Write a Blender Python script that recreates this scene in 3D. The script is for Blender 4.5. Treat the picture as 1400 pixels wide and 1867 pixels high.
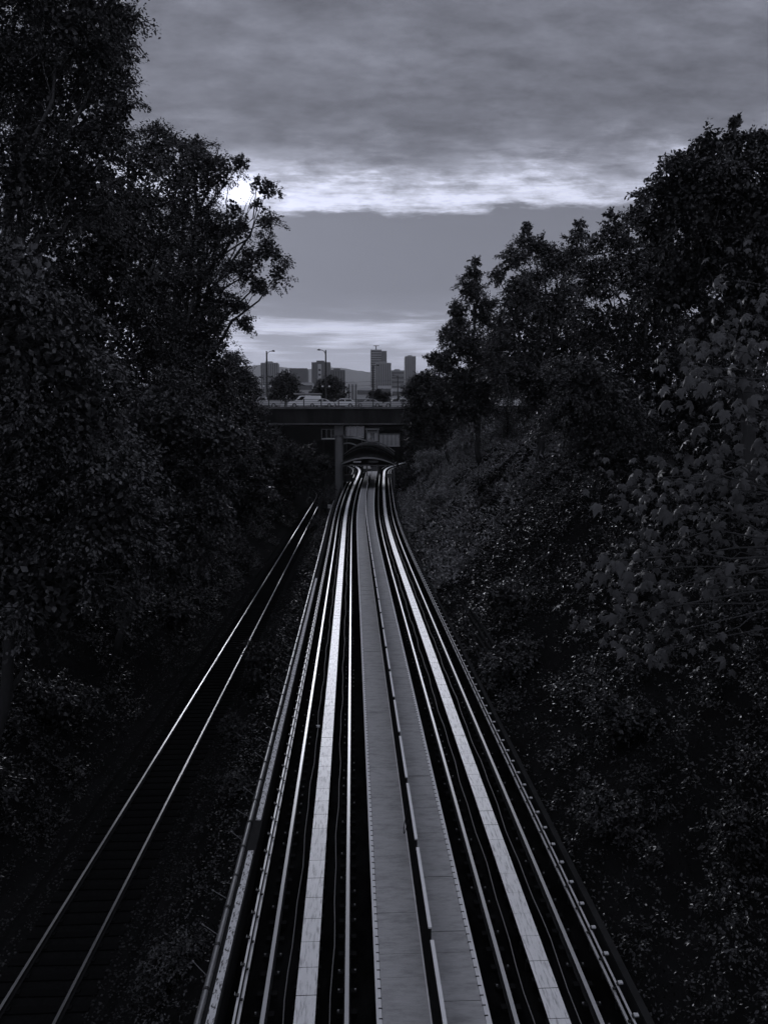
import bpy, math, random
import numpy as np
from math import radians, sin, cos, tan, pi, sqrt

for o in list(bpy.data.objects):
    bpy.data.objects.remove(o, do_unlink=True)
scene = bpy.context.scene
COL = scene.collection

# ------------------------------------------------------------------ camera
PITCH, YAW, CAMZ = radians(6.177), radians(2.36), 10.0
cam = bpy.data.cameras.new('camera')
cam.sensor_fit = 'HORIZONTAL'
cam.sensor_width = 36.0
cam.lens = 36.0
cam.clip_start = 0.1
cam.clip_end = 30000
cam_ob = bpy.data.objects.new('camera', cam)
COL.objects.link(cam_ob)
cam_ob.location = (0, 0, CAMZ)
cam_ob.rotation_euler = (pi / 2 - PITCH, 0, -YAW)
scene.camera = cam_ob


def ray(px, py):
    """world direction of a photograph pixel (1400 x 1867)"""
    cx, cy = (px - 700) / 1400, (933.5 - py) / 1400
    f = cos(PITCH) + cy * sin(PITCH)
    u = -sin(PITCH) + cy * cos(PITCH)
    r = cx
    return np.array([r * cos(YAW) + f * sin(YAW), f * cos(YAW) - r * sin(YAW), u])


def at(px, py, Y):
    d = ray(px, py)
    k = Y / d[1]
    return np.array([d[0] * k, Y, CAMZ + d[2] * k])


# ------------------------------------------------------------------ sun, sky, exposure
SUN_D = ray(438, 352)
SUN_D = SUN_D / np.linalg.norm(SUN_D)
SUN_EL = math.asin(SUN_D[2])
SUN_AZ = math.atan2(SUN_D[0], SUN_D[1])
TINT = (0.885, 0.925, 1.135)

sun = bpy.data.lights.new('sun', 'SUN')
sun.energy = 0.52
sun.angle = radians(10)
sun.color = (0.93, 0.95, 1.05)
sun_ob = bpy.data.objects.new('sun', sun)
COL.objects.link(sun_ob)
sun_ob.location = tuple(SUN_D * 300)
sun_ob.rotation_euler = (pi / 2 - SUN_EL, 0, pi - SUN_AZ)

scene.view_settings.view_transform = 'Standard'
scene.view_settings.look = 'None'
scene.view_settings.exposure = 0.0
scene.view_settings.gamma = 1.0
scene.view_settings.use_curve_mapping = False
scene.render.engine = 'CYCLES'
scene.cycles.use_denoising = True
scene.cycles.max_bounces = 4
scene.cycles.use_adaptive_sampling = True
scene.cycles.adaptive_threshold = 0.03
scene.cycles.diffuse_bounces = 1
scene.cycles.glossy_bounces = 2
scene.cycles.transmission_bounces = 3
scene.cycles.transparent_max_bounces = 6
scene.cycles.volume_bounces = 0
scene.cycles.sample_clamp_indirect = 4.0

world = bpy.data.worlds.new('World')
scene.world = world
world.use_nodes = True
NT = world.node_tree
NT.nodes.clear()


def N(nt, kind, **kw):
    n = nt.nodes.new(kind)
    for k, v in kw.items():
        setattr(n, k, v)
    return n


def mth(nt, op, a, b=None, c=None, clamp=False):
    n = N(nt, 'ShaderNodeMath', operation=op, use_clamp=clamp)
    for i, v in enumerate((a, b, c)):
        if v is None:
            continue
        if isinstance(v, (int, float)):
            n.inputs[i].default_value = v
        else:
            nt.links.new(v, n.inputs[i])
    return n.outputs[0]


def ramp(nt, fac, stops, interp='LINEAR'):
    n = N(nt, 'ShaderNodeValToRGB')
    cr = n.color_ramp
    cr.interpolation = interp
    while len(cr.elements) < len(stops):
        cr.elements.new(0.5)
    for e, (p, v) in zip(cr.elements, stops):
        e.position = p
        e.color = (v, v, v, 1) if isinstance(v, (int, float)) else (*v, 1)
    if fac is not None:
        nt.links.new(fac, n.inputs[0])
    return n.outputs[0]


def noise(nt, vec, scale, detail=4, rough=0.55, dist=0.0):
    n = N(nt, 'ShaderNodeTexNoise')
    n.inputs['Scale'].default_value = scale
    n.inputs['Detail'].default_value = detail
    n.inputs['Roughness'].default_value = rough
    n.inputs['Distortion'].default_value = dist
    if vec is not None:
        nt.links.new(vec, n.inputs['Vector'])
    return n.outputs['Fac']


def vecmul(nt, v, s):
    n = N(nt, 'ShaderNodeVectorMath', operation='MULTIPLY')
    nt.links.new(v, n.inputs[0])
    n.inputs[1].default_value = s
    return n.outputs[0]


def build_sky():
    nt = NT
    tc = N(nt, 'ShaderNodeTexCoord')
    nrm = N(nt, 'ShaderNodeVectorMath', operation='NORMALIZE')
    nt.links.new(tc.outputs['Generated'], nrm.inputs[0])
    d = nrm.outputs[0]
    sp = N(nt, 'ShaderNodeSeparateXYZ')
    nt.links.new(d, sp.inputs[0])
    x, y, z = sp.outputs
    za = mth(nt, 'MAXIMUM', z, 0.0)
    den = mth(nt, 'ADD', za, 0.22)
    cb = N(nt, 'ShaderNodeCombineXYZ')
    nt.links.new(mth(nt, 'DIVIDE', x, den), cb.inputs[0])
    nt.links.new(mth(nt, 'DIVIDE', y, den), cb.inputs[1])
    plane = cb.outputs[0]
    # cloud deck seen from below: large rolls and small ragged cells
    n_big = noise(nt, vecmul(nt, plane, (0.8, 1.5, 1)), 2.2, 8, 0.62, 0.1)
    n_fine = noise(nt, vecmul(nt, plane, (1.2, 2.0, 1)), 7.5, 9, 0.66, 0.05)
    # edges of the gaps in the deck
    n_edge = noise(nt, vecmul(nt, plane, (1.0, 2.0, 1)), 4.0, 10, 0.66, 0.1)
    ragged = ramp(nt, z, [(0.0, 0.03), (0.235, 0.045), (0.262, 0.065), (0.285, 0.10), (0.30, 0.13), (0.40, 0.13)])
    zz = mth(nt, 'ADD', z, mth(nt, 'MULTIPLY', mth(nt, 'SUBTRACT', n_edge, 0.5), ragged))
    deck = ramp(nt, zz, [(0.0, 0.74), (0.05, 0.72), (0.085, 0.58), (0.115, 0.46), (0.145, 0.31), (0.175, 0.25),
                         (0.25, 0.232), (0.34, 0.178), (0.42, 0.205), (0.50, 0.205), (0.70, 0.34), (1.0, 0.50)])
    gap = ramp(nt, zz, [(0.259, 0.0), (0.265, 0.75), (0.273, 1.05), (0.286, 0.95), (0.296, 0.5), (0.312, 0.22), (0.335, 0.09), (0.36, 0.0)])
    streak_w = noise(nt, vecmul(nt, d, (4.0, 4.0, 60.0)), 1.6, 8, 0.62, 0.2)
    streak_n = ramp(nt, streak_w, [(0.44, 0.0), (0.60, 1.0)])
    low = ramp(nt, zz, [(0.075, 0.0), (0.10, 0.75), (0.128, 1.0), (0.146, 0.25), (0.155, 0.0)])
    # brighter towards the sun's side of the sky
    sh = np.array([SUN_D[0], SUN_D[1]])
    sh = sh / np.linalg.norm(sh)
    side = mth(nt, 'ADD', mth(nt, 'MULTIPLY', x, float(sh[0])), mth(nt, 'MULTIPLY', y, float(sh[1])))
    side = ramp(nt, side, [(0.45, 0.10), (0.75, 0.42), (0.90, 0.85), (1.0, 1.0)])
    mod = mth(nt, 'ADD', 0.62, mth(nt, 'MULTIPLY', ramp(nt, n_big, [(0.28, 0.0), (0.72, 1.0)]), 0.52))
    mod2 = mth(nt, 'ADD', 0.70, mth(nt, 'MULTIPLY', ramp(nt, n_fine, [(0.32, 0.0), (0.68, 1.0)]), 0.60))
    hi = ramp(nt, z, [(0.24, 0.0), (0.36, 1.0)])
    mm = mth(nt, 'MULTIPLY', mod, mod2)
    mm = mth(nt, 'ADD', 1.0, mth(nt, 'MULTIPLY', hi, mth(nt, 'SUBTRACT', mm, 0.93)))
    lum = mth(nt, 'MULTIPLY', deck, mm)
    # clear sky showing through the gaps
    sky = N(nt, 'ShaderNodeTexSky', sky_type='NISHITA', sun_disc=False)
    sky.sun_elevation = SUN_EL
    sky.sun_rotation = SUN_AZ
    bw = N(nt, 'ShaderNodeRGBToBW')
    nt.links.new(sky.outputs[0], bw.inputs[0])
    clear = mth(nt, 'MINIMUM', mth(nt, 'ADD', mth(nt, 'MULTIPLY', bw.outputs[0], 0.035), 0.58), 0.82)
    cells = mth(nt, 'ADD', 0.30, mth(nt, 'MULTIPLY', ramp(nt, mth(nt, 'ADD', mth(nt, 'MULTIPLY', n_fine, 0.5), mth(nt, 'MULTIPLY', streak_w, 0.5)), [(0.39, 0.0), (0.54, 1.0)]), 0.75))
    g = mth(nt, 'MULTIPLY', mth(nt, 'MULTIPLY', gap, side), mth(nt, 'MULTIPLY', clear, cells))
    lum = mth(nt, 'ADD', lum, g)
    lum = mth(nt, 'ADD', lum, mth(nt, 'MULTIPLY', mth(nt, 'MULTIPLY', low, streak_n), mth(nt, 'MULTIPLY', side, 0.55)))
    # bright aureole where the sun stands behind thin cloud
    dt = N(nt, 'ShaderNodeVectorMath', operation='DOT_PRODUCT')
    nt.links.new(d, dt.inputs[0])
    dt.inputs[1].default_value = tuple(float(v) for v in SUN_D)
    c = mth(nt, 'MAXIMUM', dt.outputs['Value'], 0.0)
    lum = mth(nt, 'ADD', lum, mth(nt, 'MULTIPLY', mth(nt, 'POWER', c, 40000.0), 9.0))
    lum = mth(nt, 'ADD', lum, mth(nt, 'MULTIPLY', mth(nt, 'POWER', c, 1800.0), 0.45))
    lum = mth(nt, 'ADD', lum, mth(nt, 'MULTIPLY', mth(nt, 'POWER', c, 40.0), 0.05))
    lum = mth(nt, 'MULTIPLY', lum, 10.0)
    cc = N(nt, 'ShaderNodeCombineXYZ')
    for i in range(3):
        nt.links.new(mth(nt, 'MULTIPLY', lum, TINT[i]), cc.inputs[i])
    bg = N(nt, 'ShaderNodeBackground')
    bg.inputs['Strength'].default_value = 0.1
    nt.links.new(cc.outputs[0], bg.inputs['Color'])
    out = N(nt, 'ShaderNodeOutputWorld')
    nt.links.new(bg.outputs[0], out.inputs['Surface'])


build_sky()
world.cycles.sampling_method = 'MANUAL'
world.cycles.sample_map_resolution = 1024

# ------------------------------------------------------------------ materials
MAT = {}


def material(name, base, rough=0.6, metal=0.0, spec=0.4, var=0.0, scale=3.0, stretch=(1, 1, 1), bump=0.0, bscale=20.0,
             island=0.0, stain=None, coords='Object', detail=5):
    m = bpy.data.materials.new(name)
    m.use_nodes = True
    nt = m.node_tree
    p = nt.nodes['Principled BSDF']
    p.inputs['Roughness'].default_value = rough
    p.inputs['Metallic'].default_value = metal
    p.inputs['Specular IOR Level'].default_value = spec
    tc = N(nt, 'ShaderNodeTexCoord')
    val = None
    if var:
        n = noise(nt, vecmul(nt, tc.outputs[coords], stretch), scale, detail, 0.6)
        val = mth(nt, 'ADD', 1.0, mth(nt, 'MULTIPLY', mth(nt, 'SUBTRACT', n, 0.5), 2 * var))
        val = mth(nt, 'MULTIPLY', val, base)
    if island:
        g = N(nt, 'ShaderNodeNewGeometry')
        r = mth(nt, 'ADD', 1.0 - island, mth(nt, 'MULTIPLY', g.outputs['Random Per Island'], 2 * island))
        val = mth(nt, 'MULTIPLY', r, val if val is not None else base)
    if stain:
        lvl, sc, lo, hi, st = stain
        n = noise(nt, vecmul(nt, tc.outputs[coords], st), sc, 6, 0.65)
        f = ramp(nt, n, [(lo, lvl), (hi, 1.0)])
        val = mth(nt, 'MULTIPLY', f, val if val is not None else base)
    if val is None:
        p.inputs['Base Color'].default_value = (base, base, base, 1)
    else:
        cb = N(nt, 'ShaderNodeCombineColor')
        for i in range(3):
            nt.links.new(val, cb.inputs[i])
        nt.links.new(cb.outputs[0], p.inputs['Base Color'])
    if bump:
        n = noise(nt, vecmul(nt, tc.outputs[coords], stretch), bscale, 4, 0.6)
        b = N(nt, 'ShaderNodeBump')
        b.inputs['Strength'].default_value = bump
        b.inputs['Distance'].default_value = 0.02
        nt.links.new(n, b.inputs['Height'])
        nt.links.new(b.outputs[0], p.inputs['Normal'])
    MAT[name] = m
    return m


material('leaf', 0.026, 0.36, spec=0.5, island=0.75)
material('leaf_pale', 0.044, 0.40, spec=0.48, island=0.6)
material('leaf_maple', 0.060, 0.5, spec=0.3, island=0.35, var=0.3, scale=9.0)
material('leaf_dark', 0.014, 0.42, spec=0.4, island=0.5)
material('grass_blade', 0.25, 0.6, spec=0.3, island=0.45)
material('leaf_gloss', 0.045, 0.33, spec=0.65, island=0.75)
material('bark', 0.05, 0.9, var=0.4, scale=4, stretch=(3, 3, 0.6), bump=0.4)
material('soil', 0.013, 0.95, var=0.6, scale=0.8, bump=0.8, bscale=6, spec=0.0)
material('ballast', 0.011, 0.9, var=0.7, scale=9, bump=1.0, bscale=14, spec=0.0)
material('pebble', 0.035, 0.8, island=0.8)
material('sleeper', 0.009, 0.85, var=0.5, scale=3, stretch=(1, 8, 8), bump=0.3, spec=0.0)
material('rail_head', 0.66, 0.38, metal=0.8, var=0.15, scale=2, stretch=(20, 0.3, 1))
material('rail_head_old', 0.50, 0.34, metal=1.0, var=0.2, scale=2, stretch=(20, 0.3, 1))
material('rail_side', 0.03, 0.8, var=0.4, scale=6, spec=0.0)
material('slab', 0.008, 0.85, var=0.6, scale=1.2, stretch=(1, 0.6, 1), bump=0.2, stain=(0.4, 2.0, 0.4, 0.6, (1, 0.4, 1)), spec=0.0)
material('parapet', 0.03, 0.9, var=0.5, scale=2.5, bump=0.3, spec=0.0)
material('plate', 0.95, 0.50, metal=0.38, spec=0.5, var=0.07, scale=3.0, stretch=(9, 0.7, 1), island=0.05,
         stain=(0.50, 3.0, 0.32, 0.50, (7, 0.8, 1)), coords='Object')
material('plate_side', 0.03, 0.7, spec=0.0)
material('deck_board', 0.42, 0.85, var=0.26, scale=5.0, stretch=(0.9, 5.0, 1), bump=0.4, bscale=12,
         stain=(0.72, 2.2, 0.34, 0.54, (1.0, 2.6, 1)), island=0.10, detail=9)
material('edge_strip', 0.75, 0.7, var=0.25, scale=5)
material('deck_side', 0.05, 0.85, var=0.3, spec=0.0)
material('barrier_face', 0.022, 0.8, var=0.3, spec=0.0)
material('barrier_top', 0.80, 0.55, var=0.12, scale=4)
material('cover', 0.66, 0.7, var=0.15, scale=3, stain=(0.06, 5.0, 0.40, 0.47, (5, 1.6, 1)))
material('pipe', 0.34, 0.36, metal=0.7, var=0.35, scale=3, stretch=(1, 0.5, 1))
material('pipe_band', 0.03, 0.6)
material('galv', 0.65, 0.45, metal=0.5, var=0.2)
material('insulator', 0.6, 0.4)
material('dark_metal', 0.02, 0.5, metal=0.2)
material('cable', 0.16, 0.6)
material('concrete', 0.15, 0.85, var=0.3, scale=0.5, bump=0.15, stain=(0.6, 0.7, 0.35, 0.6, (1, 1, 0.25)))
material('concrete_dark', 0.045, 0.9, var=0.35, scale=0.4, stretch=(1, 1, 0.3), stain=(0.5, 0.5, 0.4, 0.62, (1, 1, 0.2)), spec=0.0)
material('concrete_pale', 0.30, 0.8, var=0.2, scale=0.6)
material('asphalt', 0.05, 0.9, var=0.3, scale=2)
material('railing', 0.07, 0.6, metal=0.3, var=0.15)
material('post', 0.035, 0.5, metal=0.3)
material('lamp_glass', 0.75, 0.3)
material('car_white', 0.9, 0.2, spec=0.6)
material('car_silver', 0.5, 0.3, metal=0.2)
material('car_dark', 0.05, 0.2, spec=0.6)
material('tyre', 0.02, 0.9)
material('glass', 0.02, 0.06, spec=0.8)
material('glass_pale', 0.6, 0.25, spec=0.6, var=0.45, scale=0.9)
material('roof_metal', 0.03, 0.55, metal=0.0, var=0.3, scale=0.6, spec=0.0)
material('roof_edge', 0.55, 0.4, metal=0.3)
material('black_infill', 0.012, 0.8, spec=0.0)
material('sign_white', 0.75, 0.6)
material('building_pale', 0.5, 0.8, var=0.15, scale=0.05)  # building tones paled, standing in for part of the distance haze
material('building_mid', 0.30, 0.8, var=0.15, scale=0.05)
material('building_dark', 0.13, 0.7, var=0.15, scale=0.05)
material('window_dark', 0.035, 0.25, spec=0.6)
material('hill', 0.16, 1.0, var=0.3, scale=0.004)  # lifted tone: some of the distance haze is put into the hill colour

def brushed(name):
    m = MAT[name]
    nt = m.node_tree
    p = nt.nodes['Principled BSDF']
    p.inputs['Anisotropic'].default_value = 0.8
    c = N(nt, 'ShaderNodeCombineXYZ')
    c.inputs[0].default_value = 1.0
    nt.links.new(c.outputs[0], p.inputs['Tangent'])


brushed('plate')
brushed('rail_head')


def per_object(name, lo, hi):
    m = MAT[name]
    nt = m.node_tree
    p = nt.nodes['Principled BSDF']
    src = p.inputs['Base Color'].links[0].from_socket
    oi = N(nt, 'ShaderNodeObjectInfo')
    k = mth(nt, 'ADD', lo, mth(nt, 'MULTIPLY', oi.outputs['Random'], hi - lo))
    v = N(nt, 'ShaderNodeVectorMath', operation='SCALE')
    nt.links.new(src, v.inputs[0])
    nt.links.new(k, v.inputs['Scale'])
    nt.links.new(v.outputs[0], p.inputs['Base Color'])


per_object('leaf_maple', 0.6, 1.5)
material('retain_dark', 0.007, 0.9, var=0.4, scale=0.4, spec=0.0)
material('clip_dark', 0.012, 0.8, spec=0.0)
material('pier_concrete', 0.26, 0.85, var=0.25, scale=0.6, stretch=(1, 1, .3))

# ------------------------------------------------------------------ helpers


def tag(o, label=None, cat=None, group=None, kind=None):
    if label:
        o['label'] = label
    if cat:
        o['category'] = cat
    if group:
        o['group'] = group
    if kind:
        o['kind'] = kind
    return o


def link(name, mesh, parent=None, loc=None, rotz=None):
    o = bpy.data.objects.new(name, mesh)
    COL.objects.link(o)
    if parent is not None:
        o.parent = parent
    if loc is not None:
        o.location = tuple(float(v) for v in loc)
    if rotz is not None:
        o.rotation_euler = (0, 0, rotz)
    return o


def empty(name, loc=(0, 0, 0), rotz=0.0, parent=None):
    o = link(name, None, parent, loc, rotz)
    o.empty_display_size = 0.2
    return o


def np_mesh(name, verts, faces, mats, mat_idx=None, smooth=False):
    """verts (n,3), faces (m,k) constant k"""
    me = bpy.data.meshes.new(name)
    verts = np.asarray(verts, dtype=np.float32)
    faces = np.asarray(faces, dtype=np.int32)
    m, k = faces.shape
    me.vertices.add(len(verts))
    me.vertices.foreach_set('co', verts.ravel())
    me.loops.add(m * k)
    me.loops.foreach_set('vertex_index', faces.ravel())
    me.polygons.add(m)
    me.polygons.foreach_set('loop_start', np.arange(0, m * k, k, dtype=np.int32))
    me.polygons.foreach_set('loop_total', np.full(m, k, dtype=np.int32))
    for x in mats:
        me.materials.append(MAT[x])
    if mat_idx is not None:
        me.polygons.foreach_set('material_index', np.asarray(mat_idx, dtype=np.int32))
    me.update(calc_edges=True)
    if smooth:
        me.polygons.foreach_set('use_smooth', np.ones(m, dtype=bool))
    return me


class MB:
    """collects shapes into one mesh"""

    def __init__(self):
        self.v, self.f, self.mi = [], [], []

    def add(self, verts, faces, mi=0):
        b = len(self.v)
        self.v += [tuple(float(c) for c in p) for p in verts]
        self.f += [tuple(b + i for i in f) for f in faces]
        self.mi += [mi] * len(faces) if isinstance(mi, int) else list(mi)
        return self

    def box(self, x0, x1, y0, y1, z0, z1, mi=0, top=None):
        v = [(x0, y0, z0), (x1, y0, z0), (x1, y1, z0), (x0, y1, z0), (x0, y0, z1), (x1, y0, z1), (x1, y1, z1), (x0, y1, z1)]
        f = [(0, 3, 2, 1), (4, 5, 6, 7), (0, 1, 5, 4), (1, 2, 6, 5), (2, 3, 7, 6), (3, 0, 4, 7)]
        m = [mi] * 6
        if top is not None:
            m[1] = top
        return self.add(v, f, m)

    def tube(self, pts, radii, n=8, mi=0, caps=True):
        pts = [np.array(p, float) for p in pts]
        if isinstance(radii, (int, float)):
            radii = [radii] * len(pts)
        b = len(self.v)
        for i, p in enumerate(pts):
            t = pts[min(i + 1, len(pts) - 1)] - pts[max(i - 1, 0)]
            t = t / (np.linalg.norm(t) + 1e-9)
            a = np.array([0, 0, 1.0]) if abs(t[2]) < 0.9 else np.array([1.0, 0, 0])
            u = np.cross(t, a)
            u /= np.linalg.norm(u)
            w = np.cross(t, u)
            for k in range(n):
                q = p + radii[i] * (u * cos(2 * pi * k / n) + w * sin(2 * pi * k / n))
                self.v.append(tuple(float(c) for c in q))
        for i in range(len(pts) - 1):
            for k in range(n):
                k2 = (k + 1) % n
                self.f.append((b + i * n + k, b + i * n + k2, b + (i + 1) * n + k2, b + (i + 1) * n + k))
                self.mi.append(mi)
        if caps:
            self.f.append(tuple(b + k for k in range(n))[::-1])
            e = b + (len(pts) - 1) * n
            self.f.append(tuple(e + k for k in range(n)))
            self.mi += [mi, mi]
        return self

    def prism(self, prof, axis, a0, a1, mi=0):
        """prof: (u,w) polygon extruded along axis 'x' or 'y' from a0 to a1"""
        n = len(prof)
        if axis == 'x':
            v = [(a0, u, w) for u, w in prof] + [(a1, u, w) for u, w in prof]
        else:
            v = [(u, a0, w) for u, w in prof] + [(u, a1, w) for u, w in prof]
        f = [tuple(range(n)), tuple(range(2 * n - 1, n - 1, -1))]
        f += [(i, n + i, n + (i + 1) % n, (i + 1) % n) for i in range(n)]
        return self.add(v, f, mi)

    def build(self, name, mats, parent=None, loc=None, rotz=None, smooth=False):
        me = bpy.data.meshes.new(name)
        me.from_pydata(self.v, [], self.f)
        mats = [mats] if isinstance(mats, str) else mats
        for x in mats:
            me.materials.append(MAT[x])
        if len(mats) > 1:
            me.polygons.foreach_set('material_index', self.mi)
        if smooth:
            me.polygons.foreach_set('use_smooth', [True] * len(me.polygons))
        me.update()
        return link(name, me, parent, loc, rotz)


def smooth_interp(xs, ys, win):
    xs, ys = np.array(xs, float), np.array(ys, float)

    def f(d):
        return float(np.mean(np.interp(np.asarray(d) + np.linspace(-win, win, 13), xs, ys)))
    return f


sL = smooth_interp([0, 88, 113, 139, 167, 190, 206, 222, 240], [0, 0, .45, 1.2, 2.2, 2.8, 1.8, -0.4, -3.5], 11)
sR = smooth_interp([0, 62, 75, 89, 113, 139, 167, 190, 204, 222, 240], [0, 0, .1, .36, 1.2, 2.2, 3.4, 4.5, 6.5, 10.5, 15], 11)
XL, XR = -0.855, 3.463            # track centres
XM = 0.5 * (XL + XR)


def gshift(d, x):
    t = min(max((x - XL) / (XR - XL), -0.35), 1.35)
    return sL(d) * (1 - t) + sR(d) * t


def gx(d, x):
    return x + gshift(d, x)


def fx(d):
    """freight track centre line"""
    x = -7.55 - 0.0038 * (d - 18)
    if d > 185:
        x -= (d - 185) ** 2 * 0.0016
    return x


def fz(d):
    return -3.1 - 0.02 * min(d, 236)


def stations(d0, d1):
    out, d = [], d0
    while d < d1:
        out.append(d)
        d += 1.5 if d > 60 else 3.0
    return out + [d1]


def sweep(prof, d0, d1, xf, zf=lambda d: 0.0, step=None, mi=None):
    """closed profile of (offset, z) swept along the line; mi = material index per profile edge"""
    mb = MB()
    st = stations(d0, d1) if step is None else list(np.arange(d0, d1, step)) + [d1]
    n = len(prof)
    for d in st:
        for (o, z) in prof:
            mb.v.append((xf(d, o), d, zf(d) + z))
    for i in range(len(st) - 1):
        for k in range(n):
            k2 = (k + 1) % n
            mb.f.append((i * n + k, (i + 1) * n + k, (i + 1) * n + k2, i * n + k2))
            mb.mi.append(mi[k] if mi else 0)
    mb.f.append(tuple(range(n))[::-1])
    e = (len(st) - 1) * n
    mb.f.append(tuple(e + k for k in range(n)))
    mb.mi += [mi[0] if mi else 0] * 2
    # order faces outwards
    a = sum(prof[k][0] * prof[(k + 1) % n][1] - prof[(k + 1) % n][0] * prof[k][1] for k in range(n))
    if a < 0:
        mb.f = [tuple(reversed(f)) for f in mb.f]
    return mb


G0, G1 = 5.0, 236.0               # guideway from below the camera to the far end
near = lambda d, x: gx(d, x)

# ------------------------------------------------------------------ ground
PLAT0, PLAT1 = 11.2, 13.2


def sstep(t):
    t = min(max(t, 0.0), 1.0)
    return t * t * (3 - 2 * t)


def plateau(d):
    return PLAT0 + (PLAT1 - PLAT0) * sstep((d - 85) / 30)


def bank(t):
    """bank profile 0..1"""
    t = min(max(t, 0.0), 1.0)
    return 0.55 * t + 0.45 * sstep(t)


def ground_z(X, d):
    P = plateau(d)
    bed = fz(d) - 0.32
    if d > 238:
        return P
    c = fx(d)
    if X < c - 2.6:
        t = (c - 2.6 - X) / 13.0
        z = bed - 0.15 + (P - bed) * bank(t)
        z += 0.35 * sin(0.55 * X + 0.31 * d) * sin(0.23 * d - X * 0.2) * min(t * 5, 1)
        return z
    gl = gx(d, -2.9)
    if X < gl:
        w0, w1 = c + 2.2, gl - 0.2
        if X < w0:
            return bed
        t = (X - w0) / max(w1 - w0, 0.2)
        return bed + (-1.1 - bed) * sstep(t)
    gr = gx(d, 5.15)
    if X < gr:
        return -1.1
    t = (X - gr) / 12.5
    z = -0.55 + (P + 0.55) * bank(t)
    z += 0.35 * sin(0.5 * X + 0.27 * d) * sin(0.21 * d + X * 0.3) * min(t * 5, 1)
    return z


def build_ground():
    xs = list(np.arange(-60, -30, 3)) + list(np.arange(-30, 30, 0.75)) + list(np.arange(30, 61, 3))
    ys = list(np.arange(-20, 236, 2.0)) + [237.9, 238.1, 260]
    v = [(x, y, ground_z(x, max(y, 0))) for y in ys for x in xs]
    nx = len(xs)
    f = [(j * nx + i, j * nx + i + 1, (j + 1) * nx + i + 1, (j + 1) * nx + i) for j in range(len(ys) - 1) for i in range(nx - 1)]
    o = link('ground', np_mesh('ground', v, f, ['soil'], smooth=True))
    tag(o, 'dark soil of the two banks of the railway cutting', kind='structure')
    mb = MB()
    z = PLAT1 - 0.05
    mb.add([(-6500, 260, z), (6500, 260, z), (6500, 9000, z), (-6500, 9000, z)], [(0, 1, 2, 3)])
    mb.add([(-6500, -80, PLAT0), (-60, -80, PLAT0), (-60, 260, z), (-6500, 260, z)], [(0, 1, 2, 3)])
    mb.add([(60, -80, PLAT0), (6500, -80, PLAT0), (6500, 260, z), (60, 260, z)], [(0, 1, 2, 3)])
    o = mb.build('terrain', 'soil')
    tag(o, 'flat land around the cutting reaching to the hills', kind='structure')
    # ballast bed of the freight line
    mb = sweep([(-2.7, -0.6), (2.4, -0.6), (1.65, -0.205), (-1.85, -0.205)], 4, 236, lambda d, o: fx(d) + o, fz, step=3)
    o = mb.build('ballast', 'ballast')
    tag(o, 'dark ballast bed under the freight track', kind='structure')


build_ground()

# ------------------------------------------------------------------ freight track
RAIL = [(-0.065, 0), (0.065, 0), (0.065, 0.015), (0.012, 0.03), (0.012, 0.11), (0.037, 0.12), (0.037, 0.155), (-0.037, 0.155),
        (-0.037, 0.12), (-0.012, 0.11), (-0.012, 0.03), (-0.065, 0.015)]
RMI = [1, 1, 1, 1, 1, 1, 0, 1, 1, 1, 1, 1]


def offset_prof(prof, x, z=0):
    return [(x + a, z + b) for a, b in prof]


def build_freight():
    root = tag(empty('railway_track', (0, 0, 0)), 'old freight track with two rails low in the cutting on the left', 'railway track')
    for s in (-1, 1):
        sweep(offset_prof(RAIL, s * 0.7175, -0.155), 4, 234, lambda d, o: fx(d) + o, fz, mi=RMI, step=4).build('rail', ['rail_head_old', 'rail_side'], root)
    me = None
    rnd = random.Random(3)
    k = 0
    d = 12.0
    while d < 110 and k < 175:
        if me is None:
            o = MB().box(-1.28, 1.28, -0.115, 0.115, -0.16, 0.0).build('sleeper', 'sleeper', root)
            me = o.data
        else:
            o = link('sleeper', me, root)
        o.location = (fx(d) + rnd.uniform(-.05, .05), d, fz(d) - 0.165)
        o.rotation_euler = (-0.02, 0, rnd.uniform(-.02, .02))
        d += 0.56
        k += 1
    mb = MB()
    while d < 232:
        mb.box(fx(d) - 1.28, fx(d) + 1.28, d - .11, d + .11, fz(d) - .3, fz(d) - .165)
        d += 0.56
    tag(mb.build('sleeper', 'sleeper', root), kind='stuff')
    # spikes and plates beside the rails
    mb = MB()
    d = 12.0
    while d < 60:
        for s in (-1, 1):
            for e in (-1, 1):
                x = fx(d) + s * .7175 + e * .115
                mb.box(x - .045, x + .045, d - .07, d + .07, fz(d) - .168, fz(d) - .135 + rnd.uniform(0, .01))
        d += 0.56
    tag(mb.build('rail_spike', 'clip_dark', root), kind='stuff')


build_freight()

# ------------------------------------------------------------------ guideway
guide = tag(empty('guideway', (0, 0, 0)), 'raised concrete guideway carrying the two light rail tracks', 'guideway')
sweep([(-2.75, -0.95), (5.05, -0.95), (5.05, -0.2), (-2.75, -0.2)], G0, G1, near).build('deck_slab', 'slab', guide)
sweep([(-2.50, -0.21), (-2.25, -0.21), (-2.25, 0.40), (-2.50, 0.40)], G0, G1, near).build('parapet', 'parapet', guide)
sweep([(4.80, -0.21), (4.93, -0.21), (4.93, 0.26), (4.80, 0.26)], G0, G1, near).build('parapet', 'parapet', guide)
for xx in (-1.9, 0.27):
    pass


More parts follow.
